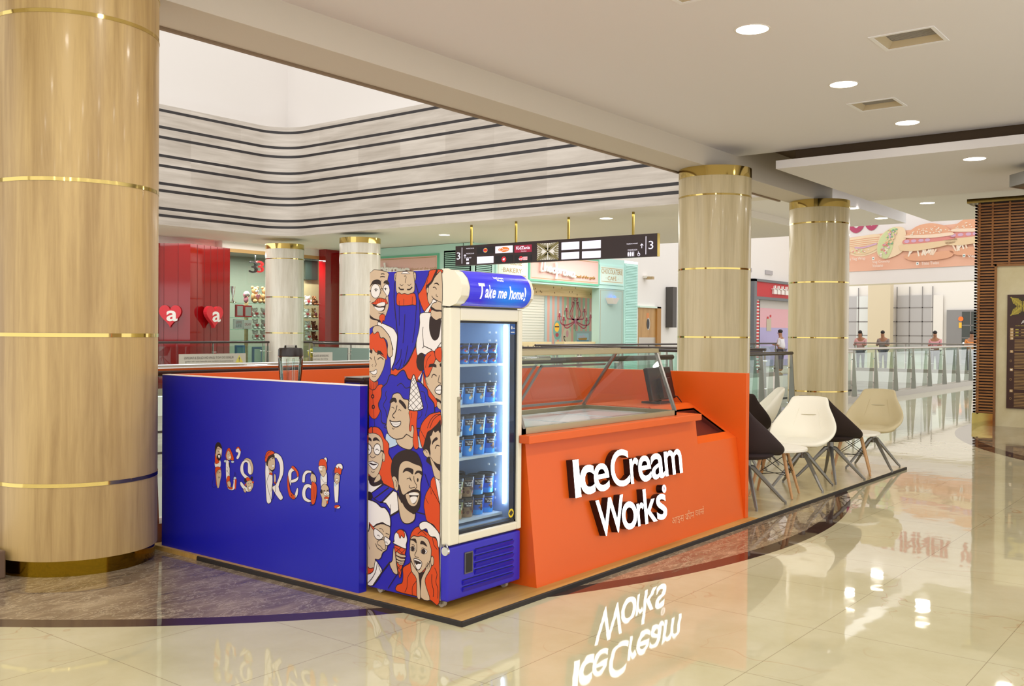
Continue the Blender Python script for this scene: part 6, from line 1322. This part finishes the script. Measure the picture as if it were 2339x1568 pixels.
for s_, a, b_, c, d in (('Crispy Veg Wrap', .21, 1.39, 5.10, 5.28), ('Veg Crunchy', 1.75, 2.64, 4.92, 5.06), ('Volcano', 1.75, 2.3, 4.76, 4.9), ('Tikki Twist', 4.16, 4.98, 4.74, 4.88), ('Veg Pizza', 6.25, 7.2, 4.92, 5.08)): o.text(s_, BP, a, b_, c, d, IT, .2, 0, .015)
for a, b_ in ((.26, 5.38), (1.8, 5.17), (3.98, 4.82), (6.1, 5.05)): o.rect(a-.06, b_-.07, a+.06, b_+.07, BP, .2, LETW); o.flat(disc(a, b_, .03, .03, 8), BP, .205, mat('veg_mark', '3f8a86', .6))
o.build('captions', bn); o = MB(); RB = mat('banner_crimson', 'b5486a', .6)
o.ribbon(crom([(.55, 7.4), (.5, 6.8), (.8, 6.55), (1.1, 6.8), (1.05, 7.4)], False), .24, BP, .05, RB).ribbon(crom([(1.42, 7.4), (1.36, 6.85), (1.6, 6.6), (1.86, 6.85), (1.8, 7.4)], False), .22, BP, .05, RB); o.text('RUNNER', BP, 2.3, 5.6, 7.3, 8.25, RB, .05, 0, .03).text('WRAPS', BP, 6.0, 8.4, 7.3, 8.25, RB, .05, 0, .03).build('red_letters', bn)
# hall behind
hl_ = MB(); hl_.quad((58, 5, 0), (58, 24, 0), (58, 24, 6), (58, 5, 6), BRIGHTW); struct(hl_.build('wall_hall'))
HW = pl((57.9, 0, 0), (0, -1, 0), (0, 0, 1), (-1, 0, 0)); o = MB(); cwm = mat('curtain_glass', 'b9b6b8', .3); 
for a, b_, m in ((-20.9, -19.4, cwm), (-19.4, -18.6, mat('pale_glass', 'e3e6e6', .3)), (-17.1, -15.2, cwm), (-15.2, -14.6, BRIGHTW)): o.rect(a, .6, b_, 3.9 if m is not BRIGHTW else 3.9, HW, .01, m)
mu = mat('mullion', '8f8a8a', .5)
for u in (-20.9, -20.0, -19.3, -18.55, -17.1, -16.4, -15.7, -15.15): o.rect(u-.03, 0, u+.03, 4.4, HW, .02, mu)
for z in (1.6, 2.4, 3.2): o.rect(-20.9, z-.03, -15.15, z+.03, HW, .02, mu)
struct(o.build('window_1')); o = MB(); o.box(56.8, 17.15, 0, 57.4, 18.4, 4.6, mat('beige_pier', 'd8c9ae', .6)); t = tag(o.build('square_pier'), 'beige square pier behind the people at the far railing', 'pier')
en = thing('cafe_entrance', 'dark cafe entrance with string lights at the far end', 'entrance', (57.9, 13.2, 0)); MB().rect(-14.4, .0, -12.0, 3.05, HW, .03, mat('entrance_grey', '8f8d8f', .5)).rect(-13.6, .3, -12.3, 2.95, HW, .04, mat('entrance_dark', '4b504f', .4)).build('opening', en)
o = MB(); [o.rect(-13.6, z-.02, -12.3, z+.02, HW, .05, mu) for z in (1.5, 2.2)]; [o.rect(u-.02, .3, u+.02, 2.95, HW, .05, mu) for u in (-13.15, -12.7)]; o.build('bars', en); o = MB(); [o.flat(disc(-13.5+.3*k, 1.2+.04*(k % 2), .05, .05, 8), HW, .06, DIFF) for k in range(4)]; o.build('string_lights', en); o = MB(); o.flat(disc(-13.65, 2.55, .13, .13), HW, .07, mat('arrow_orange', 'e86a2a', .5, emit=.6)).rect(-13.75, 2.05, -13.6, 2.35, HW, .07, YL); o.build('arrow_sign', en)
# lower storey colours of the second atrium
o = MB(); LP = pl((0, 14.9, 0), (1, 0, 0), (0, 0, 1), (0, -1, 0)); o.rect(30.0, -3.3, 38, -2.4, LP, .0, mat('graphic_dark', '4a3d44', .5)); [o.flat(disc(30.3+rn.uniform(0, 7.2), -2.85+rn.uniform(-.3, .3), rn.uniform(.05, .3), .1, 7), LP, .03+.001*k, rn.choice([LETW, tomt, mat('graphic_grey', '8a8088', .5)])) for k in range(30)]; o.rect(38, -4.4, 44, -3.0, LP, .02, mat('teal_awning', '6fc3c4', .5)).rect(20.4, -4.6, 30, -3.4, LP, .02, mat('pale_teal', 'a9d6cf', .5)); struct(o.build('wall_lower_shops'))

# ---------------------------------------------------------------- people far away at the railing
SKIN = mat('skin', 'a9785a', .6); HAIRM = mat('hair_black', '221a18', .6)
def person(loc, rz, shirt, trousers, label, lean=0., longhair=False, cap=None):
    t = thing('person', label, 'person', loc, rz)
    J = [(0, 0, .95, .15), (0, 0, 1.15, .15), (.02+lean*.3, 0, 1.38, .17), (.03+lean*.45, 0, 1.50, .065), (.05+lean*.5, 0, 1.60, .085), (.06+lean*.52, 0, 1.70, .085)]
    E_ = [(0, 1), (1, 2), (2, 3), (3, 4), (4, 5)]
    for s_ in (-1, 1):
        b = len(J); J += [(0, s_*.10, .88, .095), (.02, s_*.11, .50, .065), (0, s_*.11, .09, .045), (.13, s_*.12, .045, .04)]; E_ += [(0, b), (b, b+1), (b+1, b+2), (b+2, b+3)]
        b = len(J); J += [(lean*.3, s_*.20, 1.40, .06), (.03+lean*.3, s_*.25, 1.14, .045), (.24+lean*.5, s_*.2, 1.16, .034), (.32+lean*.5, s_*.19, 1.17, .03)]; E_ += [(2, b), (b, b+1), (b+1, b+2), (b+2, b+3)]
    def skin(name, idx, edges, m, grow, parent):
        me = bpy.data.meshes.new(name); me.from_pydata([Vector(J[i][:3]) for i in idx], [(idx.index(a), idx.index(b_)) for a, b_ in edges], []); o = bpy.data.objects.new(name, me); COL.objects.link(o)
        o.modifiers.new('skin', 'SKIN'); 
        for k, i in enumerate(idx): me.skin_vertices[0].data[k].radius = (J[i][3]*grow, J[i][3]*grow)
        me.skin_vertices[0].data[0].use_root = True
        q = o.modifiers.new('sub', 'SUBSURF'); q.levels = 2; q.render_levels = 2
        dg = bpy.context.evaluated_depsgraph_get(); me2 = bpy.data.meshes.new_from_object(o.evaluated_get(dg)); bpy.data.objects.remove(o)
        me2.name = name; me2.materials.clear(); me2.materials.append(m); o2 = bpy.data.objects.new(name, me2); COL.objects.link(o2); o2.parent = parent
        for p in me2.polygons: p.use_smooth = True
        return o2
    skin('body', list(range(len(J))), E_, SKIN, 1., t)
    skin('shirt', [0, 1, 2, 10, 11, 18, 19], [(0, 1), (1, 2), (2, 10), (10, 11), (2, 18), (18, 19)], shirt, 1.24, t)
    skin('trousers', [0, 6, 7, 8, 14, 15, 16], [(0, 6), (6, 7), (7, 8), (0, 14), (14, 15), (15, 16)], trousers, 1.14, t)
    hx0 = .06+lean*.52; h = MB(); h.ball((hx0-.015, 0, 1.735), (.105, .09, .085), HAIRM, 8)
    if longhair: h.ball((hx0-.06, 0, 1.62), (.07, .095, .17), HAIRM, 8)
    for v in range(len(h.v)): h.v[v] = h.v[v] + origin(t)
    h.build('hair', t, True); f = MB(); [f.ball((hx0+.083, s_*.032, 1.675), .011, BLACK, 5) for s_ in (-1, 1)]; f.ball((hx0+.098, 0, 1.65), (.016, .014, .02), SKIN, 5)
    for v in range(len(f.v)): f.v[v] = f.v[v] + origin(t)
    f.build('face_details', t, True); return t
PT = PI; jeans = mat('trousers_grey', '5a5a66', .8)
person((44.6, 14.75, 0), PT, mat('shirt_rose', 'd9a3a0', .8), jeans, 'person in a rose top with long hair, leftmost at the far railing', .1, True)
person((44.6, 13.75, 0), PT, mat('shirt_taupe', '8f7f78', .8), jeans, 'person in a dark taupe shirt, second from left at the far railing', .1)
person((44.6, 11.55, 0), PT, mat('shirt_pink', 'e0a0a6', .8), jeans, 'person in a pink shirt standing before the grey glass', 0)
person((44.6, 10.1, 0), PT+.5, mat('shirt_orange', 'e8904a', .8), jeans, 'person in an orange shirt at the far railing, left of the dark cafe entrance', 0)
person((40.0, 16.6, 0), PI/2, mat('shirt_white', 'e3e0e4', .8), jeans, 'person in a white shirt standing at the red takeaway', 0)
